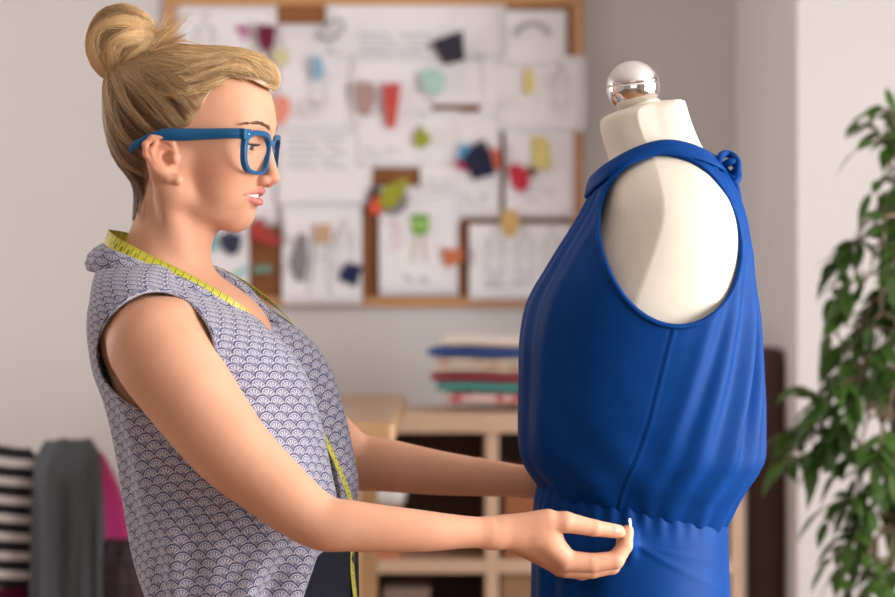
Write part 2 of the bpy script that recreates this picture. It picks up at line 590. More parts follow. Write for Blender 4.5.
# ears
def ear(s):
    HX = [(8, 60, -38), (0, 62, -36), (-13, 66, -27), (-20.5, 70, -14), (-21, 71, -4), (-15, 69, 2), (-5, 65, 2.5), (2, 61, -2), (4, 58, -9)]
    a = math.radians(24)*1
    Mx = np.array([[math.cos(a), -math.sin(a)*-1, 0], [-math.sin(a)*s, math.cos(a)*s, 0], [0, 0, 1.0]])
    E((-8, s*60, -16), (15.5, 6.5, 19), .004, 'add', Mx)
    pts = [h(f, s*sd, u) for f, sd, u in HX]
    B.chain(pts, np.array([5.5, 4.2, 3.2, 3.0, 3.2, 3.3, 3.2, 3.0, 2.4])*PX, .0022)
    E((-7, s*70, -7), (9, 6, 7), .002, 'sub', Mx)
    E((-1, s*66, -17), (6.5, 8.5, 9.5), .002, 'sub', Mx)
    AH = [(-5, 63, -30), (-13, 67, -21), (-16, 69.5, -10), (-11, 68, -2)]
    B.chain([h(f, s*sd, u) for f, sd, u in AH], np.array([3, 2.6, 2.6, 2.2])*PX, .002)
    E((5, s*60, -17), (4.5, 4.5, 5.5), .003)
sides(ear)
# --- neck and trunk
B.cap(h(-14, 0, -45), tq(-2, 0, 262), 36*PX, 33*PX, .016)
B.cap(h(2, 0, -55), tq(6, 0, 262), 33*PX, 33*PX, .016)
B.cap(tq(2, 0, 258), tq(4, 0, 305), 34*PX, 46*PX, .03)
for s in (1, -1):
    B.cap(tq(-8, s*20, 288), tq(-8, s*105, 325), 26*PX, 32*PX, .03)
    B.cap(h(-12, s*52, -34), tq(24, s*9, 283), 9*PX, 7*PX, .018)       # neck muscle
    B.cap(tq(26, s*12, 292), tq(12, s*90, 300), 6*PX, 6*PX, .02)       # collar bone
for s in (1, -1):
    B.cap(tq(26, s*100, 332), tq(38, s*98, 385), 36*PX, 38*PX, .02)
    B.cap(tq(-22, s*88, 345), tq(-18, s*88, 392), 30*PX, 32*PX, .02)
def TE(f, s, y, r, k=.03):
    B.ell(tq(f, s, y), np.array(r)*PX, MH, k)
TE(6, 0, 385, (80, 115, 105)); TE(8, 0, 480, (78, 100, 110)); TE(6, 0, 600, (88, 126, 90))
# --- arms
def A(*p): return at(*p)
near = [(153, 346, 2.458), (174, 373, 2.448), (226, 443, 2.428), (267, 482, 2.415), (316, 520, 2.405), (352, 526, 2.402),
        (420, 531, 2.408), (462, 532, 2.418), (494, 533, 2.428)]
nr = [.0535, .0555, .0475, .0400, .0325, .0290, .0240, .0190, .0172]
B2 = SDF(*B.ax)
def limb(pts, rs, n=40):
    c = curve([np.append(A(*p), r) for p, r in zip(pts, rs)], n)
    B2.chain(c[:, :3], c[:, 3], .0006)
limb(near, nr)
far = [(239, 337, 2.768), (285, 392, 2.81), (320, 432, 2.845), (352, 460, 2.865), (385, 465, 2.86), (440, 473, 2.845), (500, 479, 2.825), (530, 482, 2.815)]
fr_ = [.052, .046, .041, .0385, .036, .030, .0235, .0195]
limb(far, fr_)
kk = .016
hh_ = np.maximum(kk - np.abs(B.D - B2.D), 0)/kk
B.D = (np.minimum(B.D, B2.D) - hh_*hh_*kk*.25).astype(np.float32)
del hh_; B2 = None
# --- hands
def hand(wrist, palm, fingers, k=.004):
    for p, q, r1, r2, kk in palm: B.cap(A(*p), A(*q), r1, r2, kk)
    for pts, rs in fingers:
        B.chain([A(*p) for p in pts], rs, .0022)
m_ = .00116
hand(None, [((494, 533, 2.428), (545, 534, 2.438), .0165, .0190, .012),
            ((540, 533, 2.438), (566, 560, 2.448), .0175, .0130, .010),
            ((515, 534, 2.436), (566, 566, 2.468), .0150, .0125, .010),
            ((515, 536, 2.445), (560, 566, 2.488), .0140, .0120, .010),
            ((510, 536, 2.445), (552, 562, 2.505), .0130, .0110, .010),
            ((508, 528, 2.430), (548, 521, 2.430), .0140, .0140, .010)],
     [([(540, 523, 2.430), (565, 522, 2.430), (594, 528, 2.438), (618, 531.5, 2.452)], [.0140, .0122, .0096, .0082]),
      ([(566, 561, 2.448), (592, 563, 2.450), (615, 560, 2.455), (625, 546, 2.460), (627.5, 531, 2.463)], [.0130, .0112, .0108, .0088, .0074]),
      ([(566, 568, 2.468), (592, 570, 2.474), (612, 566, 2.479), (622, 552, 2.484), (622, 541, 2.486)], [.0118, .0100, .0098, .0084, .0072]),
      ([(560, 567, 2.489), (582, 572, 2.496), (602, 569, 2.501), (612, 558, 2.503), (610, 549, 2.504)], [.0112, .0096, .0092, .0080, .0070]),
      ([(552, 562, 2.506), (572, 569, 2.513), (588, 566, 2.518), (594, 558, 2.518)], [.0102, .0086, .0080, .0068])])
hand(None, [((530, 482, 2.815), (556, 478, 2.815), .0185, .0190, .012),
            ((545, 482, 2.815), (590, 470, 2.822), .0160, .0125, .010),
            ((545, 484, 2.815), (592, 482, 2.815), .0150, .0125, .010),
            ((545, 486, 2.812), (590, 494, 2.808), .0150, .0120, .010),
            ((545, 488, 2.810), (584, 505, 2.802), .0140, .0110, .010),
            ((540, 476, 2.812), (568, 464, 2.800), .0150, .0130, .010)],
     [([(568, 464, 2.800), (588, 457, 2.785), (606, 458, 2.775)], [.0125, .0100, .0082]),
      ([(590, 470, 2.822), (618, 466, 2.812), (634, 470, 2.796), (642, 474, 2.786)], [.0115, .0095, .0085, .0072]),
      ([(592, 482, 2.815), (622, 482, 2.808), (640, 484, 2.794), (648, 486, 2.784)], [.0115, .0095, .0085, .0072]),
      ([(590, 494, 2.808), (618, 497, 2.802), (634, 498, 2.788), (640, 499, 2.780)], [.0110, .0090, .0082, .0070]),
      ([(584, 505, 2.802), (606, 511, 2.796), (618, 513, 2.786), (623, 513, 2.780)], [.0100, .0080, .0074, .0064])])
V, Q = B.mesh()
wgt = np.where((V[:, 2] < 1.455) & (V[:, 0] < .04), .6, .25)
V = relax(V, Q, wgt, 2); V = relax(V, Q, np.where(wgt > .5, .6, 0), 8)
hp = to_head(V)
def dseg(P_, a, b_, r1, r2):
    a = np.array(a, float); b_ = np.array(b_, float); e = b_ - a
    t = np.clip(((P_ - a) @ e) / e.dot(e), 0, 1)
    return np.linalg.norm(P_ - a - t[:, None]*e, axis=1) - (r1 + (r2-r1)*t)
lip = np.full(len(V), 99.)
face = (hp[:, 0] > 40) & (np.abs(hp[:, 1]) < 40) & (hp[:, 2] < 10) & (hp[:, 2] > -80)
fp = hp[face]; lf = np.full(len(fp), 99.)
fp_abs = fp.copy(); fp_abs[:, 1] = np.abs(fp_abs[:, 1])
for ch, rs in ((UL, [1.0, 1.8, 2.1, 2.4, 2.1]), (LL, [1.0, 2.0, 2.6, 3.2, 3.3])):
    for i in range(4):
        lf = np.minimum(lf, dseg(fp_abs, ch[i], ch[i+1], rs[i], rs[i+1]))
lip[face] = lf
lipm = np.clip(1 - (lip - .5)/1.1, 0, 1)*.8
cheek = np.exp(-(((hp[:, 0]-50)/20)**2 + ((hp[:, 2]+28)/17)**2)) * (np.abs(hp[:, 1]) > 20)
eart = np.exp(-(((hp[:, 0]+14)/16)**2 + ((hp[:, 2]+12)/20)**2)) * (np.abs(hp[:, 1]) > 60)
nose = np.exp(-(((hp[:, 0]-86)/10)**2 + ((hp[:, 2]+38)/8)**2)) * .4
blush = np.clip(cheek*.5 + eart*.7 + nose, 0, 1)
inner = face & (hp[:, 0] < 66) & (np.abs(hp[:, 2]+53) < 7) & (np.abs(hp[:, 1]) < 22) & (lip > .6) & (hp[:, 0] > 48)
lash = np.zeros(len(V)); 
body = build('body', V, Q, M['skin'], person, attrs={'lip': lipm, 'blush': blush, 'lash': lash})
body['label'] = 'bare arms, neck and face'

# eyeballs, teeth, brows, lashes
for e in EYE:
    mb = MB(); sg = 1 if e[1] > 0 else -1
    gaze = np.array([.93, .02, -.36]); gaze /= np.linalg.norm(gaze)
    nu, nv = 32, 24; P_ = []; ir = []; pu = []
    for i in range(nv+1):
        for k in range(nu):
            th = PI*i/nv; ph = 2*PI*k/nu
            d = np.array([math.cos(th), math.sin(th)*math.cos(ph), math.sin(th)*math.sin(ph)])
            P_.append(h(*(np.array(e) + 10.3*d))); c_ = d.dot(gaze)
            ir.append(1 if c_ > .86 else 0); pu.append(1 if c_ > .965 else 0)
    build('eye', P_, grid_faces(nv+1, nu, True), M['eye'], person, attrs={'iris': ir, 'pupil': pu})
mb = MB(); n = 14; rws = []
for i in range(n+1):
    t = -1 + 2*i/n; s_ = 21*t; f_ = 70.2 - 9.7*t*t
    w = 1 - .25*abs((i % 2)*0)
    rws += [h(f_, s_, -47), h(f_+.6, s_, -51.0), h(f_-.4, s_, -54.5), h(f_-3, s_, -54.5), h(f_-3, s_, -47)]
mb.add(rws, [(i*5+k, i*5+(k+1) % 5, (i+1)*5+(k+1) % 5, (i+1)*5+k) for i in range(n) for k in range(5)])
mb.build('teeth', M['teeth'], person, True)

def strand_mesh(paths, r, name, parent, tones, mat=None, seg=3, taper=True):
    """many hairs as one mesh; paths (N, n, 3)"""
    P_ = np.array(paths); Nn, n, _ = P_.shape
    T = np.gradient(P_, axis=1); T /= np.linalg.norm(T, axis=2, keepdims=True) + 1e-9
    up = np.array([.3, .9, .3]); a = np.cross(T, up); a /= np.linalg.norm(a, axis=2, keepdims=True) + 1e-9
    b_ = np.cross(T, a)
    R = np.asarray(r) if not np.isscalar(r) else np.full(Nn, r)
    tp = np.sin(np.linspace(.12, PI-.12 if taper else PI/2, n))**.5 if taper else np.linspace(1, .15, n)
    R = R[:, None]*tp[None, :]
    Vv = np.stack([P_ + R[..., None]*(math.cos(2*PI*k/seg)*a + math.sin(2*PI*k/seg)*b_) for k in range(seg)], 2)
    base = (np.arange(Nn)*n*seg)[:, None, None, None]
    i = np.arange(n-1)[None, :, None, None]; k = np.arange(seg)[None, None, :, None]; k2 = (k+1) % seg
    Fs = np.concatenate([base+i*seg+k, base+i*seg+k2, base+(i+1)*seg+k2, base+(i+1)*seg+k], 3).reshape(-1, 4)
    tn = np.repeat(np.asarray(tones), n*seg)
    return build(name, Vv.reshape(-1, 3), Fs, mat or M['hair'], parent, attrs={'tone': tn})

dark = plain('brow hair', srgb(120, 84, 58), .6, .05)
lashm = plain('lash black', srgb(30, 22, 20), .5, .02)
from mathutils.bvhtree import BVHTree
facem = np.where((hp[:, 0] > 20) & (hp[:, 2] > -60) & (hp[:, 2] < 60))[0]
def on_face(f, s, u):
    """push a head-frame point forward onto the skin"""
    for ff in np.arange(f+16, f-24, -.4):
        if B.sample([h(ff, s, u)])[0] < 0: return ff
    return f
for s in (1, -1):
    paths = []
    for i in range(90):
        t = random.random(); s0 = 9 + 34*t; u0 = 13.5 + 5.5*math.sin(min(1, t*1.25)*PI*.62) - 2.5*t*t + random.uniform(-2.2, 2.2)*(1-.6*t)
        f0 = on_face(70, s*s0, u0)
        pts = []
        for q in np.linspace(0, 1, 4):
            ss = s0 + 4.5*q; uu = u0 + 1.6*q*(1-t); ff = f0 + .5 - .35*4.5*q*(.3+t)
            pts.append(h(ff, s*ss, uu))
        paths.append(pts)
    strand_mesh(paths, .00050, 'eyebrow', person, rng.random(90)*.3, dark)
    paths = []
    for i in range(46):
        t = i/45; s0 = 17 + 21*t; u0 = -3.4 - 1.0*math.sin(t*PI) + .8*t
        f0 = 63.5 + 12.0*math.sqrt(max(.10, 1-((s0-26)/12.8)**2)*.97)
        pts = [h(f0 + 6*q, s*(s0 + 4*q*(t-.2)), u0 - 1.2*q + 2.8*q*q) for q in np.linspace(-.1, 1, 5)]
        paths.append(pts)
    strand_mesh(paths, .00050, 'eyelashes', person, rng.random(46), lashm, taper=False)

# nails on the near hand
def nail(c, d, nrm, l, w, mt='nail'):
    d = np.array(d, float); d /= np.linalg.norm(d); nn = np.array(nrm, float); nn -= d*nn.dot(d); nn /= np.linalg.norm(nn)
    sd = np.cross(d, nn); Vv = []; nu, nv_ = 9, 7
    for sh in (0, 1):
        for i in range(nu):
            for k in range(nv_):
                a = -1 + 2*i/(nu-1); b_ = -1 + 2*k/(nv_-1)
                ww = w*(1-.12*max(0, a)**2) * math.sqrt(max(0, 1-max(0, abs(a)-.75)**2*9))
                Vv.append(np.array(c) + d*l*a + sd*ww*b_ + nn*(.0022*(math.sqrt(1-.75*b_*b_)-1) + .0006*sh - .0012*max(0, -a)))
    n0 = nu*nv_; fs = []
    for i in range(nu-1):
        for k in range(nv_-1):
            q = (i*nv_+k, i*nv_+k+1, (i+1)*nv_+k+1, (i+1)*nv_+k)
            fs.append(tuple(x+n0 for x in q)); fs.append(tuple(reversed(q)))
    return build('fingernail', Vv, fs, M[mt], person)
nail(A(615.5, 528.6, 2.4410), A(625, 530.5, 2.4465)-A(605, 529, 2.4365), (0, -1, .40), .0060, .0048, 'nail2')
nail(A(631.0, 524.5, 2.4625), A(627.5, 518, 2.464)-A(629.5, 532, 2.462), (.9, -.35, .2), .0074, .0044)

# ------------------------------------------------------------------ hair
HP = np.array([(120, 50), (90, 53), (74, 62), (54, 64), (38, 51), (27, 28), (18, 15), (2, 9), (-14, 8), (-29, -4), (-30, -30), (-38, -56), (-50, -76),
               (-130, -80), (-130, 140), (120, 140)], float)
def poly_sd(px, pz, poly):
    d = np.full(np.broadcast(px, pz).shape, 1e9); ins = np.zeros(d.shape, bool); n = len(poly)
    for i in range(n):
        a = poly[i]; b_ = poly[(i+1) % n]; e = b_ - a
        t = np.clip(((px-a[0])*e[0] + (pz-a[1])*e[1])/e.dot(e), 0, 1)
        d = np.minimum(d, (px-a[0]-t*e[0])**2 + (pz-a[1]-t*e[1])**2)
        c = ((a[1] > pz) != (b_[1] > pz)) & (px < (b_[0]-a[0])*(pz-a[1])/(b_[1]-a[1]+1e-12) + a[0])
        ins ^= c
    d = np.sqrt(d)
    return np.where(ins, d, -d)
HC = SDF(B.ax[0][B.ax[0] < -.19], B.ax[1][(B.ax[1] > 2.50) & (B.ax[1] < 2.735)], B.ax[2][B.ax[2] > 1.455])
i1 = np.where((B.ax[1] > 2.50) & (B.ax[1] < 2.735))[0]; i2 = np.where(B.ax[2] > 1.455)[0]
HC.D = B.D[:len(HC.ax[0]), i1[0]:i1[-1]+1, i2[0]:i2[-1]+1].copy()
B.D = None
HC.D = np.where(HC.D > .9, .03, HC.D)
def HE(c, r, k): HC.ell(h(*c), np.array(r)*PX, MH, k)
HE((0, 0, 36), (80, 60, 56), .01)
HE((50, 0, 58), (37, 38, 28), .02)
HE((-58, 0, 62), (22, 26, 22), .02)
gx = HC.ax[0][:, None, None]-OH[0]; gy = HC.ax[1][None, :, None]-OH[1]; gz = HC.ax[2][None, None, :]-OH[2]
hf = (gx*MH[0, 0] + gy*MH[1, 0] + gz*MH[2, 0])/PX; hu = (gx*MH[0, 2] + gy*MH[1, 2] + gz*MH[2, 2])/PX
hs = (gx*MH[0, 1] + gy*MH[1, 1] + gz*MH[2, 1])/PX
hf, hu = np.broadcast_arrays(hf, hu)
pd = poly_sd(hf, hu, HP)
off = np.clip(pd*.22, -6, 3.5)*PX
HC.D = (HC.D - off).astype(np.float32)
HC.D = np.maximum(HC.D, (-(pd+2)*PX).astype(np.float32))
HC.D[:, :, 0] = .01; HC.D[0] = .01; HC.D[-1] = .01; HC.D[:, 0] = .01; HC.D[:, -1] = .01
cv, cq = HC.mesh()
tone0 = .25 + .1*np.sin(cv[:, 2]*300)
hair = build('hair', cv, cq, M['hair'], person, attrs={'tone': tone0})
hair['label'] = 'blonde hair combed back into a high bun'
cap_bvh = BVHTree.FromPolygons([Vector(v) for v in cv], [tuple(q) for q in cq.tolist()])
ctr = h(0, 0, 10)
BUNB = h(-64, 0, 72)
cvh = to_head(cv)
cpd = poly_sd(cvh[:, 0], cvh[:, 2], HP)
cand = np.where((cpd > 1) & (cvh[:, 2] > -80))[0]
edge = np.where((cpd > .5) & (cpd < 9) & (cvh[:, 2] > -80))[0]
def smooth_noise(p, sc, seed):
    r = np.random.default_rng(seed); o = 0
    for _ in range(5):
        w = r.normal(size=3)*sc; o += math.sin(p.dot(w) + r.random()*6.28)
    return o/3
paths, tones, radii = [], [], []
NSTR = 6500
dB = BUNB - ctr
e0_ = dB/np.linalg.norm(dB); e1 = np.cross(e0_, [0, 1.0, 0]); e1 /= np.linalg.norm(e1); e2 = np.cross(e0_, e1)
def az_wave(a): return math.sin(a*17) * .7 + math.sin(a*31+1.3)*.6 + math.sin(a*61+.5)*.4
seeds_clump = [np.random.default_rng(100+i).normal(size=3) for i in range(200)]
for i in range(NSTR):
    idx = edge[rng.integers(len(edge))] if i % 5 < 2 else cand[rng.integers(len(cand))]
    root = cv[idx] + rng.normal(size=3)*.0008
    rh = cvh[idx]
    d0 = root - ctr; L0 = np.linalg.norm(d0)
    pts = []
    lock = smooth_noise(rh, .07, 3); lk2 = smooth_noise(rh, .16, 5)
    front = np.clip((rh[0]-25)/40, 0, 1)
    tend = rng.uniform(.9, 1.0)
    n = 15; lift = (.0015 + .0012*(az_wave(math.atan2(e2.dot(d0), e1.dot(d0)))+1.6) + rng.random()*.0010)
    ok = True
    tgt = dB + MH @ (np.array([rng.normal()*5, rng.normal()*12, rng.normal()*7])*PX)
    for k in range(n):
        t = k/(n-1)*tend
        q = d0*(1-t) + tgt*t
        # front locks sag towards the temple before they rise to the bun
        q = q + MH @ (np.array([0, np.sign(rh[1])*9, -15 + 11*lock])*PX)*math.sin(PI*t)*front
        q = q + MH @ (np.array([0, 0, 5*lk2])*PX)*math.sin(PI*t*1.7)
        q /= np.linalg.norm(q)
        hit = cap_bvh.ray_cast(Vector(ctr + q*.17), Vector(-q))
        if hit[0] is None: ok = False; break
        p = np.array(hit[0])
        pts.append(p + q*(lift*math.sin(PI*min(1, t*1.1+.08))**.7 + .0006))
    if not ok: continue
    paths.append(pts)
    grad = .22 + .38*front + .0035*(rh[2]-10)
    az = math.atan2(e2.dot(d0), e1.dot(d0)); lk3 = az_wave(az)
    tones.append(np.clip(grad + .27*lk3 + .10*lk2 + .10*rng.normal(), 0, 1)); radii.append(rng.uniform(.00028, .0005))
strand_mesh(paths, radii, 'hair_strands', hair, tones)
print('strands', len(paths))
# the bun
BC = h(-72, 0, 103); BR = np.array([36.5, 34, 38.5])
nu, nv = 48, 32; P_ = []
for i in range(nv+1):
    for k in range(nu):
        th = PI*i/nv; ph = 2*PI*k/nu
        P_.append(BC + MH @ (BR*.93*PX*np.array([math.sin(th)*math.cos(ph), math.sin(th)*math.sin(ph), math.cos(th)])))
bun = build('bun', P_, grid_faces(nv+1, nu, True), M['hair'], hair, attrs={'tone': np.full(len(P_), .3)})
pa = np.array([.85, 0, .12]); pb = np.array([-.02, 0, -1.0])
paths, tones, radii = [], [], []
for i in range(4600):
    al = rng.uniform(-PI, PI)*.97; w = 2.0 + .12*rng.normal()
    wig = math.floor(al*3.5 + w*2)
    lr = np.random.default_rng(int(abs(wig)*7+3)).random(3)
    m = np.array([-math.cos(al)*.8, math.sin(al), .55*math.cos(al)])*w
    a0 = pa + rng.normal(size=3)*.1; b0 = pb + rng.normal(size=3)*.14
    lk = math.sin(al*9 + 1) + .6*math.sin(al*23 + 2)
    lockh = .96 + .045*lk + .03*rng.random()
    pts = []
    for t in np.linspace(0, 1, 17):
        q = a0*(1-t)**2 + m*2*t*(1-t) + b0*t*t
        q = q/np.linalg.norm(q)
        pts.append(BC + MH @ (BR*PX*q)*(lockh + .02*math.sin(t*7+al*4)))
    paths.append(pts); tones.append(np.clip(.50 + .34*lk + .12*rng.normal(), 0, 1)); radii.append(rng.uniform(.0003, .00052))
strand_mesh(paths, radii, 'hair_strands', bun, tones)
# loose ends around the tie and fly-away hairs
paths, tones, radii = [], [], []
def P2(x, y, s=0): return h((x-190+.327*s)/.953, s, 145-y)
for i in range(260):
    a = P2(rng.normal(146, 5), rng.normal(56, 8), rng.normal(0, 16))
    x1, y1 = [(166, 14), (190, 15), (182, 38), (172, 26), (200, 48)][i % 5]
    b_ = P2(rng.normal(x1, 4), rng.normal(y1, 3), rng.normal(4, 12))
    c_ = (a+b_)/2 + MH @ (np.array([rng.normal()*3, rng.normal()*4, 6+rng.normal()*4])*PX)
    if i % 5 < 2 and i > 90: continue
    pts = [a*(1-t)**2 + 2*c_*t*(1-t) + b_*t*t for t in np.linspace(0, 1, 12)]
    pts += [pts[-1]]*3
    paths.append(pts[:12]); tones.append(rng.uniform(.4, 1)); radii.append(rng.uniform(.00018, .0004))
# curved locks that wrap the tie and sweep over the side of the head
LOCKS = [[(150, 62, 30), (158, 84, 48), (190, 87, 56), (225, 74, 44), (262, 84, 22)],
         [(143, 50, 20), (148, 72, 40), (170, 82, 56), (205, 70, 50), (240, 66, 34), (272, 88, 12)],
         [(150, 48, 10), (170, 66, 44), (200, 62, 44), (236, 64, 30), (268, 80, 6)],
         [(146, 70, 30), (150, 92, 52), (176, 100, 60), (206, 92, 56), (236, 80, 44)]]
for L_ in LOCKS:
    cpts = curve([P2(*p) for p in L_], 26)
    for i in range(170):
        o = rng.normal(size=3)*.0030; tw = rng.uniform(-1, 1)
        pts = []
        for k, p in enumerate(cpts[::2]):
            t = k/12
            q = p + o*(1-.3*math.sin(PI*t)) + np.array([0, 0, .004*tw*math.sin(t*5)])
            r = cap_bvh.find_nearest(Vector(q))
            if r[0] is not None:
                nn = np.array(r[1]); hit = np.array(r[0])
                dd = (q-hit).dot(nn)
                if dd < .0012 or dd > .0075: q = hit + nn*np.clip(dd, .0018 + .002*abs(tw), .0075)
            pts.append(q)
        paths.append(pts[:12]); tones.append(np.clip(.72 + .2*rng.normal() - .15*abs(tw), 0, 1)); radii.append(rng.uniform(.00025, .00045))
for i in range(60):     # fine fly-aways round the outline
    idx = cand[rng.integers(len(cand))]; p = cv[idx]; d = (p-ctr)/np.linalg.norm(p-ctr)
    e = MH @ np.array([rng.normal(-.4, .5), rng.normal()*.5, rng.normal(.2, .5)])
    pts = [p + d*.001 + (d*.6+e*.5)*.018*rng.random()*t + np.array([0, 0, .003*math.sin(4*t)]) + e*.012*t*t for t in np.linspace(0, 1, 12)]
    paths.append(pts); tones.append(.8); radii.append(.00014)
for i in range(40):     # wisps at the nape
    x = rng.uniform(140, 150); s = rng.uniform(24, 42)
    a = P2(x, rng.uniform(196, 214), s); b_ = P2(x-rng.uniform(-1, 4), rng.uniform(218, 228), s-3)
    pts = [a*(1-t) + b_*t + MH @ (np.array([-2*math.sin(PI*t), 0, 0])*PX) for t in np.linspace(0, 1, 12)]
    paths.append(pts); tones.append(.5); radii.append(.00016)
strand_mesh(paths, radii, 'hair_locks', hair, tones, taper=True)

# ------------------------------------------------------------------ glasses
def rr_loop(w, hh, r, n=40, taper=.0, y0=0):
    pts = []
    for i in range(n):
        a = 2*PI*i/n; c_, s_ = math.cos(a), math.sin(a)
        x = w*math.copysign(abs(c_)**.62, c_); y = hh*math.copysign(abs(s_)**.68, s_)
        pts.append((x*(1 + taper*y/hh), y))
    return pts
def gpt(s, u, df=0):     # a point of the front: wraps back to the sides, slightly tilted
    return h(84.5 - .0031*s*s - (13-u)*.10 + df, s, u - 5)
gm = MB()
for sg in (1, -1):
    cs, cu = sg*30, -6.5
    outer = rr_loop(26.5, 21.5, 0, 44, .08); innr = rr_loop(22.4, 17.4, 0, 44, .08)
    n = len(outer); Vv = []
    for df in (2.6, -2.6):
        for (x, y) in outer: Vv.append(gpt(cs + sg*x, cu+y+.5, df))
        for (x, y) in innr: Vv.append(gpt(cs + sg*x, cu+y-.3, df))
    fs = []
    for i in range(n):
        j = (i+1) % n
        q = [(i, j, n+j, n+i), (2*n+i, 3*n+i, 3*n+j, 2*n+j), (i, 2*n+i, 2*n+j, j), (n+i, n+j, 3*n+j, 3*n+i)]
        fs += [t if sg > 0 else tuple(reversed(t)) for t in q]
    gm.add(Vv, fs)
gm.add([gpt(s, u, d) for d in (2.6, -2.6) for s, u in ((-7, 8), (7, 8), (6, 1), (0, 3), (-6, 1))],
       [(0, 1, 2, 3, 4), (9, 8, 7, 6, 5), (0, 5, 6, 1), (1, 6, 7, 2), (2, 7, 8, 3), (3, 8, 9, 4), (4, 9, 5, 0)])
for sg in (1, -1):       # end pieces
    a = [gpt(sg*s, u, d) for d in (2.8, -3.2) for s, u in ((50, 15.5), (60, 15.5), (59, 5.5), (52, 4))]
    q = [(0, 1, 2, 3), (7, 6, 5, 4), (0, 4, 5, 1), (1, 5, 6, 2), (2, 6, 7, 3), (3, 7, 4, 0)]
    gm.add(a, [t if sg < 0 else tuple(reversed(t)) for t in q])
gm = gm.build('glasses', M['acetate'], person); bevel(gm, .0006, 2); gm['label'] = 'thick blue acetate glasses'
for sg in (1, -1):
    tp = [(74, 58.5, 5.8), (60, 62, 6), (35, 64, 5.5), (12, 66.5, 5.2), (-4, 67, 5.5), (-18, 67, 3.0), (-30, 66.5, -2.5), (-39, 65.5, -8)]
    hh = [5.2, 5.2, 5.6, 6.4, 6.0, 4.2, 4.2, 4.6]
    pc = curve(tp, 26); hc = np.interp(np.linspace(0, 7, 26), range(8), hh)
    Vv = []
    for (f_, s_, u_), a in zip(pc, hc):
        for ds, du in ((-1.5, -a), (1.2, -a*.9), (1.6, 0), (1.2, a*.9), (-1.5, a)): Vv.append(h(f_, sg*(s_+ds), u_+du))
    m = MB().add(Vv, [(i*5+k, i*5+(k+1) % 5, (i+1)*5+(k+1) % 5, (i+1)*5+k) for i in range(25) for k in range(5)] + [(0, 1, 2, 3, 4), (129, 128, 127, 126, 125)])
    build('temple_arm', m.v[0], m.f, M['acetate'], gm)
    ln = rr_loop(22.8, 17.8, 0, 44, .08)
    build('lens', [gpt(sg*30 + sg*x, -6.5+y-.3, 0) for x, y in ln] + [gpt(sg*30, -6.8, .4)],
          [(i, (i+1) % 44, 44) for i in range(44)], M['lens'], gm)
    build('hinge_rivet', MB().lathe([(.0, 0), (1.3*PX, .0), (1.3*PX, .0006), (0, .0006)], gpt(sg*54, 10.5, 3.1), 12, MH[:, 0]).v[0],
          MB().lathe([(.0, 0), (1.3*PX, .0), (1.3*PX, .0006), (0, .0006)], (0, 0, 0), 12).f, M['chrome'], gm)

# ------------------------------------------------------------------ blouse
BR_ = [  # row, left, right, half width px, chest valley px
 (256, 118, 198, 48, 0), (262, 106, 201, 62, 3), (268, 99, 205, 80, 8), (276, 95, 211, 102, 13), (284, 93, 220, 119, 17), (292, 91, 232, 130, 20),
 (302, 89, 248, 139, 22), (315, 87, 272, 146, 20), (340, 87, 303, 148, 17), (370, 92, 325, 145, 20), (400, 103, 338, 141, 22), (430, 111, 347, 138, 20),
 (460, 116, 353, 136, 15), (490, 119, 357, 135, 10), (520, 124, 355, 135, 5), (550, 132, 352, 136, 2), (600, 148, 350, 140, 0), (660, 160, 352, 146, 0)]
br = np.array(BR_, float)
br[:, 1] += np.interp(br[:, 0], [256, 284, 300], [2, 7, 10]); br[:, 2] -= np.interp(br[:, 0], [256, 330, 400], [0, 3, 9])
rows = np.concatenate([np.linspace(256, 300, 30, endpoint=False), np.linspace(300, 660, 150)])
def smooth_interp(x, xp, fp):
    c = curve(np.stack([xp, fp], 1), 400)
    return np.interp(x, c[:, 0], c[:, 1])
Lr, Rr, Hr, Vr = [smooth_interp(rows, br[:, 0], br[:, i]) for i in (1, 2, 3, 4)]
nphi = 300
phi = np.linspace(-PI, PI, nphi, endpoint=False)
Vb = np.zeros((len(rows), nphi, 3)); 
for i, y in enumerate(rows):
    c_ = axis_px(y); hw = Hr[i]
    ef = max(Rr[i]-c_, 8); eb = max(c_-Lr[i], 8); sh = .327*hw*.9
    ff = math.sqrt(max(ef**2 - (sh*.8)**2, 30))/.953; fb = math.sqrt(max(eb**2 - sh**2, 30))/.953
    cp, sp = np.cos(phi), np.sin(phi)
    nexp = np.where(cp > 0, 2.5, 2.3)
    rad = (np.abs(cp)**nexp + np.abs(sp)**nexp)**(-1/nexp)
    f_ = np.where(cp > 0, ff, fb)*cp*rad; s_ = hw*sp*rad
    f_ = f_ - Vr[i]*np.exp(-(s_/26)**2)*(cp > 0)
    f_ = f_ + 7*np.exp(-((np.abs(s_)-62)/34)**2)*(cp > 0)*np.exp(-((y-385)/60)**2)
    # soft drape folds (a knot of cloth pulls them up at the front hem)
    w = np.clip((y-330)/150, 0, 1)
    wr = w*(2.3*np.sin(phi*11 + y*.012) + 1.5*np.sin(phi*17 - y*.02+1) + 2.2*np.sin(phi*5+y*.035))
    wr += np.clip((y-480)/80, 0, 1)*(8.0*np.exp(-((phi-(.95+.004*(y-540)))/.11)**2) - 8.0*np.exp(-((phi-(.72+.005*(y-540)))/.09)**2)
                                     + 6.0*np.exp(-((phi-(.50+.004*(y-540)))/.08)**2))
    wr += 2.2*np.sin(y*.09 + phi*3)*np.exp(-((phi-1.2)/.8)**2)*np.clip((y-400)/60, 0, 1)*.6
    f_ = f_ + wr*cp; s_ = s_ + wr*sp
    o = at(c_, y, YB)
    Vb[i] = o + (np.stack([f_, s_, np.zeros(nphi)], 1)*PX) @ MH.T
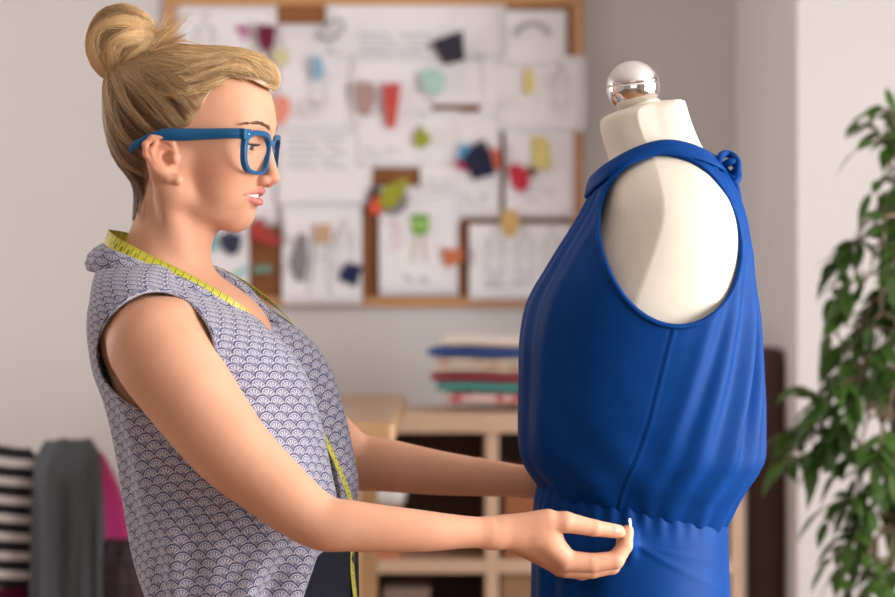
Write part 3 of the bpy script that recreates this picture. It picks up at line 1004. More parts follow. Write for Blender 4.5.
dv = np.linalg.norm(np.diff(Vb, axis=0), axis=2); vv = np.vstack([np.zeros(nphi), np.cumsum(dv, 0)]); vv = vv[105:106]*0 - vv
du = np.linalg.norm(np.diff(Vb, axis=1), axis=2); uu = np.hstack([np.zeros((len(rows), 1)), np.cumsum(du, 1)]); uu = uu - uu[:, nphi//2:nphi//2+1]
# even pattern: take v from the row level along the front, not the shoulder run
vv = vv.mean(axis=1, keepdims=True)*.25 + vv*.75
Vf = Vb.reshape(-1, 3); fs = [tuple(q) for q in grid_faces(len(rows), nphi, False).tolist()]
# close the seam at the far back with its own faces
fs += [(i*nphi+nphi-1, i*nphi, (i+1)*nphi, (i+1)*nphi+nphi-1) for i in range(len(rows)-1)]
def project(P_):
    P_ = np.asarray(P_); return 447.5 + F*P_[:, 0]/P_[:, 1], 298.5 - F*(P_[:, 2]-CAMZ)/P_[:, 1]
ROW = np.repeat(rows, nphi); PHI = np.tile(phi, len(rows))
oax = np.stack([at(axis_px(y), y, YB) for y in ROW])
loc = (Vf - oax) @ MH / PX
mir = loc.copy(); mir[:, 1] = np.abs(mir[:, 1])
wm = oax + (mir*PX) @ MH.T
mx, my = project(wm)
ang = np.arctan2(my-352, mx-156)
g_arm = (((mx-156)/(57+3*np.cos(2*ang)))**2 + ((my-352)/62)**2)**.5 - 1
g_arm = np.where(mir[:, 1] > 40, g_arm*60, 50)
wv = np.where(loc[:, 1] > 0, np.interp(ROW, [250, 285, 305, 320, 338], [58, 54, 45, 28, -2]), np.interp(ROW, [250, 268, 285, 302, 325], [58, 46, 26, 8, -2]))
g_v = np.where((loc[:, 0] > 0), np.abs(loc[:, 1]) - wv, 40)
g_v = np.minimum(g_v, np.where(ROW < 300, (np.sqrt(((loc[:, 0]-4)/62)**2 + (loc[:, 1]/56)**2) - 1)*50, 40))
hem = 545 + np.clip(np.abs(PHI)/.50, 0, 1)**1.15*105
g_h = hem - ROW
g = np.minimum(np.minimum(g_arm, g_v), g_h)
Vc, Fc, At = clip(Vf, fs, g, {'fu': uu.ravel(), 'fv': vv.ravel()})
blouse = build('blouse', Vc, Fc, M['print'], person, attrs=At)
blouse['label'] = 'sleeveless blouse printed with navy fans'
solidify(blouse, .0016, -1)
# armhole binding and collar
ab = []
for sg in (1, -1):
    pts = []
    for a in np.linspace(0, 2*PI, 72, endpoint=False):
        best = None
        # find the surface point on the armhole ellipse
        tx = 156 + (57+3*math.cos(2*a))*math.cos(a); ty = 352 + 62*math.sin(a)
        d = (mx-tx)**2 + (my-ty)**2 + np.where((loc[:, 1]*sg > 40), 0, 1e6) + np.where(mir[:, 1] > 40, 0, 1e6)
        idx = np.argsort(d)[:6]; w = 1/(d[idx]+.5); pts.append((Vf[idx]*w[:, None]).sum(0)/w.sum())
    pts = np.array(pts + pts[:1]); ps = pts.copy()
    for _ in range(2): ps[1:-1] = (ps[:-2]+2*ps[1:-1]+ps[2:])/4
    m = MB().tube(ps, .0026, 8, False)
    n_ = len(m.v[0]); arc = np.repeat(np.arange(len(ps))*.0048, 8)
    build('armhole_binding', m.v[0], m.f, M['print'], blouse, attrs={'fu': arc, 'fv': np.tile(np.linspace(0, .014, 8), len(ps))})
# collar: swept folded band
cpath = [(86, 8, 338), (76, 24, 322), (58, 41, 305), (30, 53, 286), (0, 57, 271), (-28, 50, 260), (-46, 26, 255), (-52, 0, 254), (-46, -26, 255), (-28, -50, 259), (0, -57, 266), (28, -46, 276), (50, -34, 288), (66, -26, 302), (84, -18, 322)]
cc = curve([tq(*p) for p in cpath], 90)
outd = np.array([ (MH @ np.array([p[0], p[1]*1.3, 0])) for p in curve([(a+8, b_, 0) for a, b_, c in cpath], 90)])
outd /= np.linalg.norm(outd, axis=1)[:, None]
prof = [(-6, -10), (-8, 0), (-7, 6), (-2, 10), (6, 10), (14, 5), (20, -3), (22, -12), (20, -19), (17, -20), (14, -12), (8, -4), (2, 3), (-3, 4), (-4, -10)]
Vv = []; U_ = []; W_ = []
al_ = np.concatenate([[0], np.cumsum(np.linalg.norm(np.diff(cc, axis=0), axis=1))])
pl_ = np.concatenate([[0], np.cumsum([math.dist(prof[i], prof[i+1]) for i in range(len(prof)-1)])])*PX
for i in range(90):
    t = i/89; fade = min(1, (t*7)+.22, (1-t)*7+.22); back = math.exp(-((t-.5)/.22)**2)
    for k, (o_, u_) in enumerate(prof):
        oo = o_*(.55+.45*fade)*(1+.12*back*(o_ > 0)) + 2.5*(1-back)*(o_ > 4); uu_ = u_*fade*(1-.1*back) + (2+2*math.sin(i*.45)*(k > 4)*.5)
        Vv.append(cc[i] + outd[i]*oo*PX + np.array([0, 0, uu_*PX])); U_.append(al_[i]); W_.append(pl_[k])
nP = len(prof)
fs = [(i*nP+k, (i+1)*nP+k, (i+1)*nP+(k+1) % nP, i*nP+(k+1) % nP) for i in range(89) for k in range(nP)] + [tuple(range(nP)), tuple(reversed([89*nP+k for k in range(nP)]))]
collar = build('collar', Vv, fs, M['print'], blouse, attrs={'fu': U_, 'fv': W_})

# ------------------------------------------------------------------ trousers and shoes
mb = []
def loft(rings, nseg=40):
    V_ = []
    for (c, a, b_, e) in rings:
        for k in range(nseg):
            th = 2*PI*k/nseg; ct, st = math.cos(th), math.sin(th)
            V_.append(np.array(c) + MH @ np.array([a*math.copysign(abs(ct)**e, ct), b_*math.copysign(abs(st)**e, st), 0]))
    fs = [tuple(q) for q in grid_faces(len(rings), nseg, True).tolist()]
    fs += [tuple(range(nseg-1, -1, -1)), tuple((len(rings)-1)*nseg+k for k in range(nseg))]
    return V_, fs
hc = at(243, 560, YB); hipx = hc[0]
V_, fs = loft([((hipx+.020, YB, row(515)), .095, .125, .9), ((hipx+.028, YB, row(550)), .112, .130, .9), ((hipx+.024, YB, row(600)), .116, .145, .9),
               ((hipx+.010, YB, .93), .122, .165, .9), ((hipx-.01, YB, .84), .125, .172, .9), ((hipx-.01, YB, .80), .11, .16, .9)])
tr = build('trousers', V_, fs, M['navy'], person)
tr['label'] = 'dark navy trousers'
for s in (1, -1):
    b0 = np.array([hipx-.01, YB, 0]) + MH @ np.array([0, s*.085, 0])
    V_, fs = loft([(b0+[0, 0, .86], .10, .088, 1), (b0+[0, 0, .78], .098, .086, 1), (b0+[.005, 0, .5], .065, .062, 1), (b0+[-.005, 0, .3], .062, .058, 1), (b0+[-.01, 0, .09], .048, .046, 1)])
    build('trouser_leg', V_, fs, M['navy'], tr)
    c0 = b0 + MH @ np.array([.04, 0, 0])
    V_, fs = loft([(c0+[0, 0, .002], .12, .043, .8), (c0+[0, 0, .03], .12, .043, .85), (c0+[-.01, 0, .055], .105, .04, .9), (c0+MH@np.array([-.045, 0, 0])+[0, 0, .085], .055, .036, 1), (c0+MH@np.array([-.05, 0, 0])+[0, 0, .12], .042, .034, 1)])
    build('shoe', V_, fs, M['blackmetal'], person)

# ------------------------------------------------------------------ tape measure round her neck
blouse_bvh = BVHTree.FromPolygons([Vector(v) for v in Vc], [tuple(f) for f in Fc])
def ribbon(name, pts, nrm, w, mat, parent=None, thick=.0006, n=120, **kw):
    P_ = curve(pts, n); Nn = curve(nrm, n); Nn /= np.linalg.norm(Nn, axis=1)[:, None]
    T = np.gradient(P_, axis=0); T /= np.linalg.norm(T, axis=1)[:, None]
    S = np.cross(T, Nn); S /= np.linalg.norm(S, axis=1)[:, None]
    L_ = np.concatenate([[0], np.cumsum(np.linalg.norm(np.diff(P_, axis=0), axis=1))])
    V_ = []; tu = []; tv = []
    for i in range(n):
        for a, o_, v_ in ((-.5, 1, 0), (.5, 1, 1), (.5, -1, 1), (-.5, -1, 0)):
            V_.append(P_[i] + S[i]*w*a + Nn[i]*thick*.5*o_); tu.append(L_[i]); tv.append(v_)
    fs = [(i*4+k, i*4+(k+1) % 4, (i+1)*4+(k+1) % 4, (i+1)*4+k) for i in range(n-1) for k in range(4)] + [(3, 2, 1, 0), tuple((n-1)*4+k for k in range(4))]
    return build(name, V_, fs, mat, parent, False, attrs={'tu': tu, 'tv': tv}, **kw)
n_side = MH @ np.array([.35, .85, .4]); n_front = MH @ np.array([.9, .3, .2]); n_back = MH @ np.array([-.8, 0, .6])
n_far = MH @ np.array([.3, -.85, .4]); n_ff = MH @ np.array([1, 0, .1])
tp = [tq(124, -2, 640), tq(121, -2, 600), tq(117, -3, 560), tq(120, -6, 520), tq(118, -6, 492), tq(110, -5, 440), tq(100, -3, 405), tq(92, 6, 372), tq(84, 16, 346),
      tq(88, 33, 322), tq(74, 52, 303), tq(42, 65, 280), tq(4, 67, 260), tq(-28, 58, 245), tq(-48, 28, 237), tq(-54, 0, 236), tq(-48, -28, 238), tq(-24, -57, 245),
      tq(10, -62, 262), tq(44, -58, 274), tq(74, -54, 292), tq(96, -56, 314), tq(106, -70, 345), tq(112, -78, 400), tq(114, -75, 470)]
nn = [n_ff]*7 + [n_front, n_front, MH@np.array([.5, .7, .5]), n_side, MH@np.array([.1, .9, .4]), MH@np.array([0, .9, .4]), MH@np.array([-.5, .7, .4]), MH@np.array([-.9, .3, .3]), MH@np.array([-1, 0, .3]), MH@np.array([-.9, -.3, .3]), MH@np.array([-.5, -.7, .4]),
      MH@np.array([.1, -.8, .5]), MH@np.array([.4, -.7, .6]), MH@np.array([.6, -.5, .6]), MH@np.array([.8, -.3, .5])] + [MH@np.array([.9, -.4, .1])]*3
tape = ribbon('tape_measure', tp, nn, .0165, M['tape'], None, .0009, 220)
tag(tape, 'yellow tape measure draped round the neck of the woman in blue glasses', 'tape measure')
# ================================================================== THE DRESS FORM
YM = 2.63; PM = YM / F
def mrow(y): return CAMZ - (y-298.5)*PM
form = empty('dress_form', tuple(at(642, 0, YM)[:2]) + (0,), 'cream calico dress form on a stand, with a chrome ball on its neck', 'dress form')
FR = np.array([  # row, left, right, half width (m)
 (103, 640, 662, .018), (105, 622, 682, .036), (112, 603, 686, .046), (122, 600.5, 689, .048), (135, 603, 694, .050), (148, 607, 700, .054), (160, 609, 708, .064),
 (170, 606, 716, .084), (180, 603, 723, .104), (192, 600, 730, .124), (206, 598, 736, .142), (225, 592, 741, .154), (250, 578, 744, .160), (280, 560, 745, .161), (310, 545, 743, .158),
 (350, 540, 740, .150), (400, 544, 735, .140), (450, 550, 728, .130), (500, 553, 722, .124), (540, 548, 722, .130), (600, 540, 724, .150), (680, 540, 724, .158), (740, 545, 720, .150)], float)
frows = np.concatenate([np.linspace(103, 206, 60, endpoint=False), np.linspace(206, 740, 120)])
fL, fR, fH = [smooth_interp(frows, FR[:, 0], FR[:, i]) for i in (1, 2, 3)]
NP_ = 240
ph = np.linspace(-PI, PI, NP_, endpoint=False)          # 0 = towards camera (-Y), + = towards the back (+X)
def form_ring(y, l, r, hw, n=2.2, facet=1.0):
    c = (l+r)/2; a = (r-l)/2*PM
    sp, cp = np.sin(ph), np.cos(ph)
    rad = (np.abs(sp)**n + np.abs(cp)**n)**(-1/n)
    x = a*sp*rad; yv = -hw*cp*rad
    o = at(c, y, YM)
    return o + np.stack([x, yv, np.zeros(NP_)], 1)
Vm = []
for i, y in enumerate(frows):
    R_ = form_ring(y, fL[i], fR[i], fH[i])
    # neck cap slants: left edge lower than the right one
    tilt = np.interp(y, [103, 150, 175], [1, .5, 0])
    R_[:, 2] += (R_[:, 0] - R_[:, 0].mean())*.16*tilt
    # shoulder plate: flatter panels meeting in soft ridges
    k = np.interp(y, [110, 150, 200, 300, 350], [1, .6, 1, 1, 0])
    d = k*(.0034*np.exp(-np.abs(ph+.22)/.16) + .0038*np.exp(-np.abs(ph-.62)/.16) - .0016*np.exp(-((ph-.2)/.2)**2))
    cen = R_.mean(0); dirv = R_-cen; dirv[:, 2] = 0; dirv /= np.linalg.norm(dirv, axis=1)[:, None]
    Vm.append(R_ + dirv*d[:, None])
Vm = np.array(Vm)
seam = np.zeros((len(frows), NP_))
for p0 in (-.22, .62, -1.3, 1.5, 2.4, -2.3):
    seam = np.maximum(seam, np.exp(-(((np.tile(ph, (len(frows), 1))-p0))/.012)**2))
fs = [tuple(q) for q in grid_faces(len(frows), NP_, True).tolist()] + [tuple(range(NP_-1, -1, -1)), tuple((len(frows)-1)*NP_+k for k in range(NP_))]
torso = build('torso', Vm.reshape(-1, 3), fs, M['calico'], form, attrs={'seam': seam.ravel()*.7})
# chrome ball with its waist seam, on a short collar
bc = at(633, 87, YM-.005); br_ = 26.5*PM
axv = np.array([-.10, -.05, 1.0])
prof = [(0.0005, -br_)]
for a in np.linspace(-86, 86, 60):
    r = br_*math.cos(math.radians(a)); z = br_*math.sin(math.radians(a))
    prof.append((r, z))
    if 2.5 < a < 5.5: prof.append((r-.0012, z+.0003)); prof.append((r-.0012, z+.0009))
prof.append((.0005, br_))
ball = MB().lathe(prof, bc, 64, axv).build('chrome_knob', M['chrome'], form, True)
ball['label'] = 'mirror-bright chrome ball'
MB().lathe([(.028, 0), (.030, .004), (.022, .010)], at(640, 108, YM)+np.array([0, 0, 0]), 40, axv).build('knob_collar', M['calico'], form, True)
px_ = at(640, 0, YM)[0]
MB().lathe([(.018, .06), (.018, .95)], (px_, YM, 0), 24).build('pole', M['blackmetal'], form, True)
for k in range(4):
    a = PI/4 + k*PI/2
    MB().tube([(px_, YM, .16), (px_+.14*math.cos(a), YM+.14*math.sin(a), .07), (px_+.25*math.cos(a), YM+.25*math.sin(a), .012)], [.012, .012, .012], 10).build('leg', M['blackmetal'], form, True)

# ------------------------------------------------------------------ the dress
dress = empty('dress', (px_, YM, .45), 'royal blue halter dress with a bloused bodice worn by the dress form', 'dress')
DR = np.array([
 (138, 622, 704, .052), (150, 605, 708, .058), (160, 598, 714, .070), (170, 594, 721, .090), (182, 592, 728, .110), (195, 589, 734, .130), (208, 583, 739, .147), (225, 573, 744, .159), (250, 557, 749, .167),
 (270, 545, 751, .171), (290, 533, 753, .173), (310, 525, 755, .172), (340, 520, 757, .168), (380, 519, 759, .166), (420, 518, 761, .165),
 (450, 519, 760, .160), (464, 522, 752, .155), (476, 527, 744, .149), (486, 533, 736, .142), (496, 539, 729, .135), (504, 544, 724, .129)], float)
drows = np.concatenate([np.linspace(138, 225, 50, endpoint=False), np.linspace(225, 470, 110, endpoint=False), np.linspace(470, 504, 34)])
DR[:, 2] -= np.interp(DR[:, 0], [200, 290, 430, 500], [0, 5, 8, 0])
dL, dR, dH = [smooth_interp(drows, DR[:, 0], DR[:, i]) for i in (1, 2, 3)]
def gauss(x, w): return np.exp(-(x/w)**2)
ND = 420
phd = np.linspace(-PI, PI, ND, endpoint=False)
def ring(c, y, a, hw, n, P_=phd):
    sp, cp = np.sin(P_), np.cos(P_)
    rad = (np.abs(sp)**n + np.abs(cp)**n)**(-1/n)
    return at(c, y, YM) + np.stack([a*sp*rad, -hw*cp*rad, np.zeros(len(P_))], 1)
Vd = []
for i, y in enumerate(drows):
    c = (dL[i]+dR[i])/2; a = (dR[i]-dL[i])/2*PM
    n = np.interp(y, [150, 250, 450, 504], [2.1, 2.25, 2.4, 2.2])
    R_ = ring(c, y, a, dH[i], n)
    cen = at(c, y, YM); dirv = R_-cen; dirv /= np.linalg.norm(dirv, axis=1)[:, None]
    p = phd
    d = np.zeros(ND)
    # shirring that falls from the neck band at the front (phi around -1.4)
    wf = np.interp(y, [185, 205, 300, 420], [0, 1, .6, .15])
    d += .0022*wf*np.sin(p*34)*gauss(p+1.35, .45)
    d += .0032*np.interp(y, [200, 300, 470], [0, 1, .9])*np.sin(p*13+.6)*gauss(p+1.15, .5)
    # drapes that hang from the back of the armhole and swing forward to the waist
    t = np.clip((y-240)/240, 0, 1)
    for p0, p1, am, wd in ((1.25, .62, .0060, .085), (1.42, .95, .0075, .09), (1.60, 1.22, .0085, .09), (1.8, 1.48, .0090, .10), (.95, .30, .0040, .09), (.72, .02, .0028, .08), (2.15, 1.85, .007, .1), (2.5, 2.4, .006, .1)):
        pc = p0 + (p1-p0)*t**1.2
        s_ = math.sin(PI*min(1, .12+.8*t))
        d += (1.3 if p0 < 1.2 else 1.8)*am*s_*(gauss(p-pc, wd) - .85*gauss(p-pc-.13, .07))
    # side seam that slants forward to the waist
    ps = np.interp(y, [328, 420, 500], [.18, -.02, -.28])
    if y > 320: d += -.0012*gauss(p-ps, .011) + .0010*gauss(p-ps-.028, .016)
    # soft slack creases over the front panel
    q = np.clip((y-380)/90, 0, 1)
    d += .0030*q*(np.sin(p*7 + y*.05) + .6*np.sin(p*12 - y*.09))*gauss(p+.6, .7)
    # shirred lower edge
    e = np.clip((y-485)/18, 0, 1)
    d += .0004*e*np.sin(p*31)
    R_ = R_ + dirv*d[:, None]
    # hem of the blouson hangs lower at the back
    w = np.clip((y-430)/70, 0, 1)
    xn = np.sin(p)
    R_[:, 2] -= (np.clip(xn, -1, 1)*15 + 3 + 6*gauss(p-.9, .35))*PM*w
    # a pouch of cloth swings out under the back of the armhole
    R_[:, 0] += .0075*gauss(p-1.62, .34)*float(np.interp(y, [380, 466, 473], [0, 1, 0]))
    Vd.append(R_)
Vd = np.array(Vd); Vdf = Vd.reshape(-1, 3)
PHD = np.tile(phd, len(drows)); ROWD = np.repeat(drows, ND)
mm = Vdf.copy(); mm[:, 1] = YM - np.abs(mm[:, 1]-YM)
qx, qy = project(mm)
def arm_g(x, y):
    a = np.arctan2(y-240, x-670)
    rx = 71 + np.where(x < 670, 2*np.sin(a*2), 0)
    ex = x - (670 + .10*(y-240))
    return np.sqrt((ex/rx)**2 + ((y-240)/87)**2) - 1
side = np.abs(mm[:, 1]-YM) > .02
gA = np.where(side, arm_g(qx, qy)*70, 40)
# neckline: low in front and behind, climbing over the side of the neck
def neck_row(p):
    return 166 - 1*np.sin(p) + np.where(np.sin(p) < 0, 15, -1)*np.abs(np.sin(p))**1.5 - 21*np.abs(np.cos(p))**1.2*(1-.0*np.sin(p))
gN = ROWD - neck_row(PHD)
fsd = [tuple(q) for q in grid_faces(len(drows), ND, True).tolist()]
Vc2, Fc2, _ = clip(Vdf, fsd, np.minimum(gA, gN))
bod = build('bodice', Vc2, Fc2, M['blue'], dress)
solidify(bod, .0022, 1)
from collections import defaultdict
def edge_loops(Fs):
    cnt = defaultdict(int)
    for f in Fs:
        for i in range(len(f)):
            a, b_ = f[i], f[(i+1) % len(f)]; cnt[(min(a, b_), max(a, b_))] += 1
    adj = defaultdict(list)
    for (a, b_), c in cnt.items():
        if c == 1: adj[a].append(b_); adj[b_].append(a)
    seen = set(); loops = []
    for s0 in adj:
        if s0 in seen: continue
        l = [s0]; seen.add(s0); cur = s0
        while True:
            nx = [x for x in adj[cur] if x not in seen]
            if not nx: break
            cur = nx[0]; seen.add(cur); l.append(cur)
        loops.append(l)
    return loops
def resample(P_, n):
    d = np.concatenate([[0], np.cumsum(np.linalg.norm(np.diff(P_, axis=0), axis=1))])
    t = np.linspace(0, d[-1], n)
    return np.stack([np.interp(t, d, P_[:, k]) for k in range(3)], 1)
for l in edge_loops(Fc2):
    P_ = Vc2[l + [l[0]]]
    if len(l) < 40: continue
    zmin, zmax = P_[:, 2].min(), P_[:, 2].max()
    if zmax < mrow(470): continue
    R_ = resample(P_, 140)
    for _ in range(3): R_[1:-1] = (R_[:-2]+2*R_[1:-1]+R_[2:])/4
    isneck = zmin > mrow(215)
    MB().tube(R_, .0034 if not isneck else .0030, 8, False).build('neck_binding' if isneck else 'armhole_binding', M['blue'], bod, True)
# halter band: a smooth folded collar over the shoulder of the form
nb = []
NB = 200
for i, p in enumerate(np.linspace(-PI, PI, NB, endpoint=False)):
    yt = float(neck_row(np.array(p)))-1.5; yb = yt + 15 + 3*abs(math.sin(p))
    for k, (fr, off_) in enumerate(((0, .001), (.05, .004), (.3, .0052), (.6, .0052), (.92, .0045), (1, .001))):
        y = yt + (yb-yt)*fr
        c = (np.interp(y, drows, dL)+np.interp(y, drows, dR))/2; a = (np.interp(y, drows, dR)-np.interp(y, drows, dL))/2*PM + off_
        hw = np.interp(y, drows, dH) + off_
        nb.append(ring(c, y, a, hw, 2.12, np.array([p]))[0])
nbf = [(i*6+k, i*6+k+1, ((i+1) % NB)*6+k+1, ((i+1) % NB)*6+k) for i in range(NB) for k in range(5)]
nbn = build('neck_band', nb, nbf, M['blue'], dress); solidify(nbn, .0015, 0)
# bow at the back of the neck
bp = at(722, 168, YM-.02)
for (dx, dz, ang_, sc) in ((.006, .004, .5, 1.0), (.010, -.006, -.6, .9)):
    pts = [bp + np.array([dx + .012*math.cos(t+ang_)*sc, -.004+.010*math.sin(2*t), dz + .014*math.sin(t+ang_)*sc]) for t in np.linspace(0, 2*PI, 24)]
    MB().tube(pts, .0048, 10, False).build('bow_loop', M['blue'], dress, True)
tl = curve([bp, bp+[.014, -.01, -.02], bp+[.020, -.012, -.06], bp+[.0265, -.008, -.11], bp+[.0285, -.006, -.155], bp+[.034, -.004, -.172]], 30)
MB().tube(tl, list(np.linspace(.006, .0042, 30)), 8).build('bow_tail', M['blue'], dress, True)

# skirt
SR = np.array([(488, 540, 722, .128), (497, 538, 724, .130), (508, 535, 726, .133), (525, 533, 727, .138), (550, 532, 727, .146), (600, 531, 729, .158), (680, 529, 732, .165), (900, 520, 738, .17), (1060, 516, 742, .175)], float)
srows = np.concatenate([np.linspace(488, 620, 70, endpoint=False), np.linspace(620, 1060, 40)])
sL, sR, sH = [smooth_interp(srows, SR[:, 0], SR[:, i]) for i in (1, 2, 3)]
Vs = []
tip = at(628, 527, 2.466)
for i, y in enumerate(srows):
    c = (sL[i]+sR[i])/2; a = (sR[i]-sL[i])/2*PM
    R_ = ring(c, y, a, sH[i], 2.15)
    cen = at(c, y, YM); dirv = R_-cen; dirv /= np.linalg.norm(dirv, axis=1)[:, None]
    p = phd; d = np.zeros(ND)
    e = math.exp(-((y-488)/26)**2)
    d += .0026*e*np.sin(p*38)*(1 - .4*gauss(p-.6, .5))
    d += .0038*np.clip((y-500)/40, 0, 1)*np.sin(p*15)*gauss(p+.9, .45)
    # creases that radiate from the pinched pleat to the right
    for sl, am in ((.9, .0035), (.45, .003), (.1, .0025), (-.5, .002)):
        xx = project(R_)[0] - 630; 
        d += am*gauss(((y-528) - sl*xx*.6)/1.0, 3.5 + .03*abs(0))*np.clip(xx/12, 0, 1)*np.exp(-np.clip(xx, 0, None)/40)*(np.cos(p) > 0)
    R_ = R_ + dirv*d[:, None]
    w = np.clip((540-y)/40, 0, 1)
    R_[:, 2] -= (np.sin(p)*12+3)*PM*w
    # the pinch: cloth pulled out towards her fingertips
    xx, _ = project(R_)
    pull = gauss(xx-630, 7)*math.exp(-((y-529)/12)**2)*(np.cos(p) > .3)
    R_[:, 1] = R_[:, 1]*(1-pull) + np.minimum(R_[:, 1], 2.468)*pull
    Vs.append(R_)
sk = build('skirt', np.array(Vs).reshape(-1, 3), grid_faces(len(srows), ND, True), M['blue'], dress)
solidify(sk, .002, 1)

# ================================================================== THE ROOM
YW = 6.2
def wx(px, Y): return (px-447.5)*Y/F
def wz(py, Y): return CAMZ - (py-298.5)*Y/F
def struct(name, mb, mat, parent=None):
    o = mb.build(name, mat, parent) if isinstance(mb, MB) else mb
    o['kind'] = 'structure'; return o
XL, XR, YF, H_ = -4.4, 2.6, -3.2, 2.75
xc = wx(736, YW); YC = 5.15; xe = wx(797.5, YC)
struct('floor', MB().box((XL-.1, YF-.1, -.1), (XR+.1, YW+.1, 0)), M['floor'])
struct('ceiling', MB().box((XL-.1, YF-.1, H_), (XR+.1, YW+.1, H_+.1)), M['ceiling'])
struct('wall_back', MB().box((XL-.1, YW, 0), (xc, YW+.1, H_)), M['wall'])
pier = MB()
pv = [(xc, YW+.1), (xc, YW), (xe, YC), (XR+.1, YC), (XR+.1, YW+.1)]
pier.add([(x, y, 0) for x, y in pv] + [(x, y, H_) for x, y in pv], [(4, 3, 2, 1, 0), (5, 6, 7, 8, 9)] + [(k, (k+1) % 5, 5+(k+1) % 5, 5+k) for k in range(5)])
struct('wall_alcove', pier, M['wall'])

# right wall with its big window; front and left walls hold added, unseen fill windows
def wall_hole(name, axis_, c0, c1, a0, a1, b0, b1, lo, hi):
    mb = MB()
    def bx(p0, p1, q0, q1):
        if axis_ == 'x': mb.box((c0, p0, q0), (c1, p1, q1))
        else: mb.box((p0, c0, q0), (p1, c1, q1))
    bx(lo, a0, 0, H_); bx(a1, hi, 0, H_); bx(a0, a1, 0, b0); bx(a0, a1, b1, H_)
    return struct(name, mb, M['wall'])
W1 = (0.5, 3.3, .75, 2.45); W3 = (3.9, 5.7, .85, 2.45); W2 = (-1.3, 1.3, .85, 2.35)
wall_hole('wall_right', 'x', XR, XR+.12, W1[0], W1[1], W1[2], W1[3], YF-.1, YC)
wall_hole('wall_front', 'y', YF-.12, YF, W2[0], W2[1], W2[2], W2[3], XL, XR)
wall_hole('wall_left', 'x', XL-.12, XL, W3[0], W3[1], W3[2], W3[3], YF-.1, YW)
def window(name, axis_, c, w, nm):
    fr = MB(); a0, a1, b0, b1 = w
    def bx(p0, p1, q0, q1, t=.05):
        if axis_ == 'x': fr.box((c-t/2, p0, q0), (c+t/2, p1, q1))
        else: fr.box((p0, c-t/2, q0), (p1, c+t/2, q1))
    bx(a0, a0+.06, b0, b1); bx(a1-.06, a1, b0, b1); bx(a0, a1, b0, b0+.06); bx(a0, a1, b1-.06, b1)
    for k in range(1, nm): m_x = a0+(a1-a0)*k/nm; bx(m_x-.03, m_x+.03, b0, b1)
    return struct(name, fr, M['white_trim'])
window('window_1', 'x', XR+.06, W1, 3)
window('added_window_rear', 'y', YF-.06, W2, 2)  # unseen window added behind the camera for front fill and ball reflections
window('added_window_left', 'x', XL-.06, W3, 2)  # unseen window added to go with the back wall fill
struct('baseboard_back', MB().box((XL, YW-.015, 0), (xc, YW, .09)), M['white_trim'])
struct('baseboard_left', MB().box((XL, YF, 0), (XL+.015, YW, .09)), M['white_trim'])

# ------------------------------------------------------------------ pin board
YB0 = YW - .02
def bp3(x, y, Y=YB0): return at(x, y, Y)
board = empty('pin_board', tuple(bp3(373, 308, YW-.01)), 'large cork pin board in a pine frame covered with sketches on the back wall', 'pin board')
x0, z0 = bp3(165, 307)[0], bp3(0, 307)[2]; x1, z1 = bp3(583, 0)[0], bp3(0, -5)[2]
MB().box((x0, YW-.016, z0), (x1, YW-.002, z1)).build('cork_sheet', M['cork'], board)
fw = .030
for nm, lo, hi in (('a', (x0, z0), (x1, z0+fw)), ('b', (x0, z1-fw), (x1, z1)), ('c', (x0, z0+fw), (x0+fw, z1-fw)), ('d', (x1-fw, z0+fw), (x1, z1-fw))):
    o = MB().box((lo[0], YW-.026, lo[1]), (hi[0], YW-.001, hi[1])).build('frame_rail', M['pine'], board); bevel(o, .003)
def rect(lst): return lst
layer = [0]
def sheet(corners, label, marks=(), name='sketch_sheet', group=None, cat='sketch'):
    """corners in photo px; own depth in the stack of papers"""
    layer[0] += 1; Y = YW - .017 - .0016*layer[0]
    pts = [bp3(x, y, Y) for x, y in corners]
    n = 9; Vv = []
    a, b_, c_, d = pts
    for i in range(n):
        for k in range(n):
            u_, v_ = i/(n-1), k/(n-1)
            p = (a*(1-u_)+b_*u_)*(1-v_) + (d*(1-u_)+c_*u_)*v_
            p = p + np.array([0, -.004*(abs(v_-.1)**2)*(1 + math.sin(u_*3+layer[0])), 0])
            Vv.append(p)
    o = build(name, Vv, [(i*n+k, (i+1)*n+k, (i+1)*n+k+1, i*n+k+1) for i in range(n-1) for k in range(n-1)], M['paper'], None)
    solidify(o, .0004, 1)
    tag(o, label, cat, group)
    for m in marks:
        pp, w, mt = m[0], m[1], m[2]
        nm = m[3] if len(m) > 3 else 'pencil_drawing'
        mb = MB()
        for line in pp:
            ln = [bp3(x, y, Y-.0075) for x, y in line]
            for q in range(len(ln)-1):
                e = ln[q+1]-ln[q]; L_ = np.linalg.norm(e)
                if L_ < 1e-6: continue
                s_ = np.cross(e/L_, [0, 1, 0])*w/2
                mb.add([ln[q]-s_, ln[q+1]-s_, ln[q+1]+s_, ln[q]+s_, ln[q]-s_+[0, .0004, 0], ln[q+1]-s_+[0, .0004, 0], ln[q+1]+s_+[0, .0004, 0], ln[q]+s_+[0, .0004, 0]],
                       [(0, 1, 2, 3), (7, 6, 5, 4), (0, 4, 5, 1), (1, 5, 6, 2), (2, 6, 7, 3), (3, 7, 4, 0)])
        mb.build(nm, mt, o)
    return o
def R4(x0, y0, x1, y1, t=0): return [(x0, y0+t), (x1, y0), (x1, y1), (x0, y1+t)]
ink = M['ink']
def col(name, *c): return cloth(name, srgb(*c))
ink2 = plain('soft pencil', srgb(190, 186, 190), .9, .02)
def text_lines(x0, x1, ys): return [[(x0+(j % 2)*3, y), ((x0+x1)/2-4+(j % 3)*5, y+.5)] for j, y in enumerate(ys)] + [[((x0+x1)/2+4+(j % 3)*5, y), (x1-(j % 2)*9, y+.4)] for j, y in enumerate(ys)]
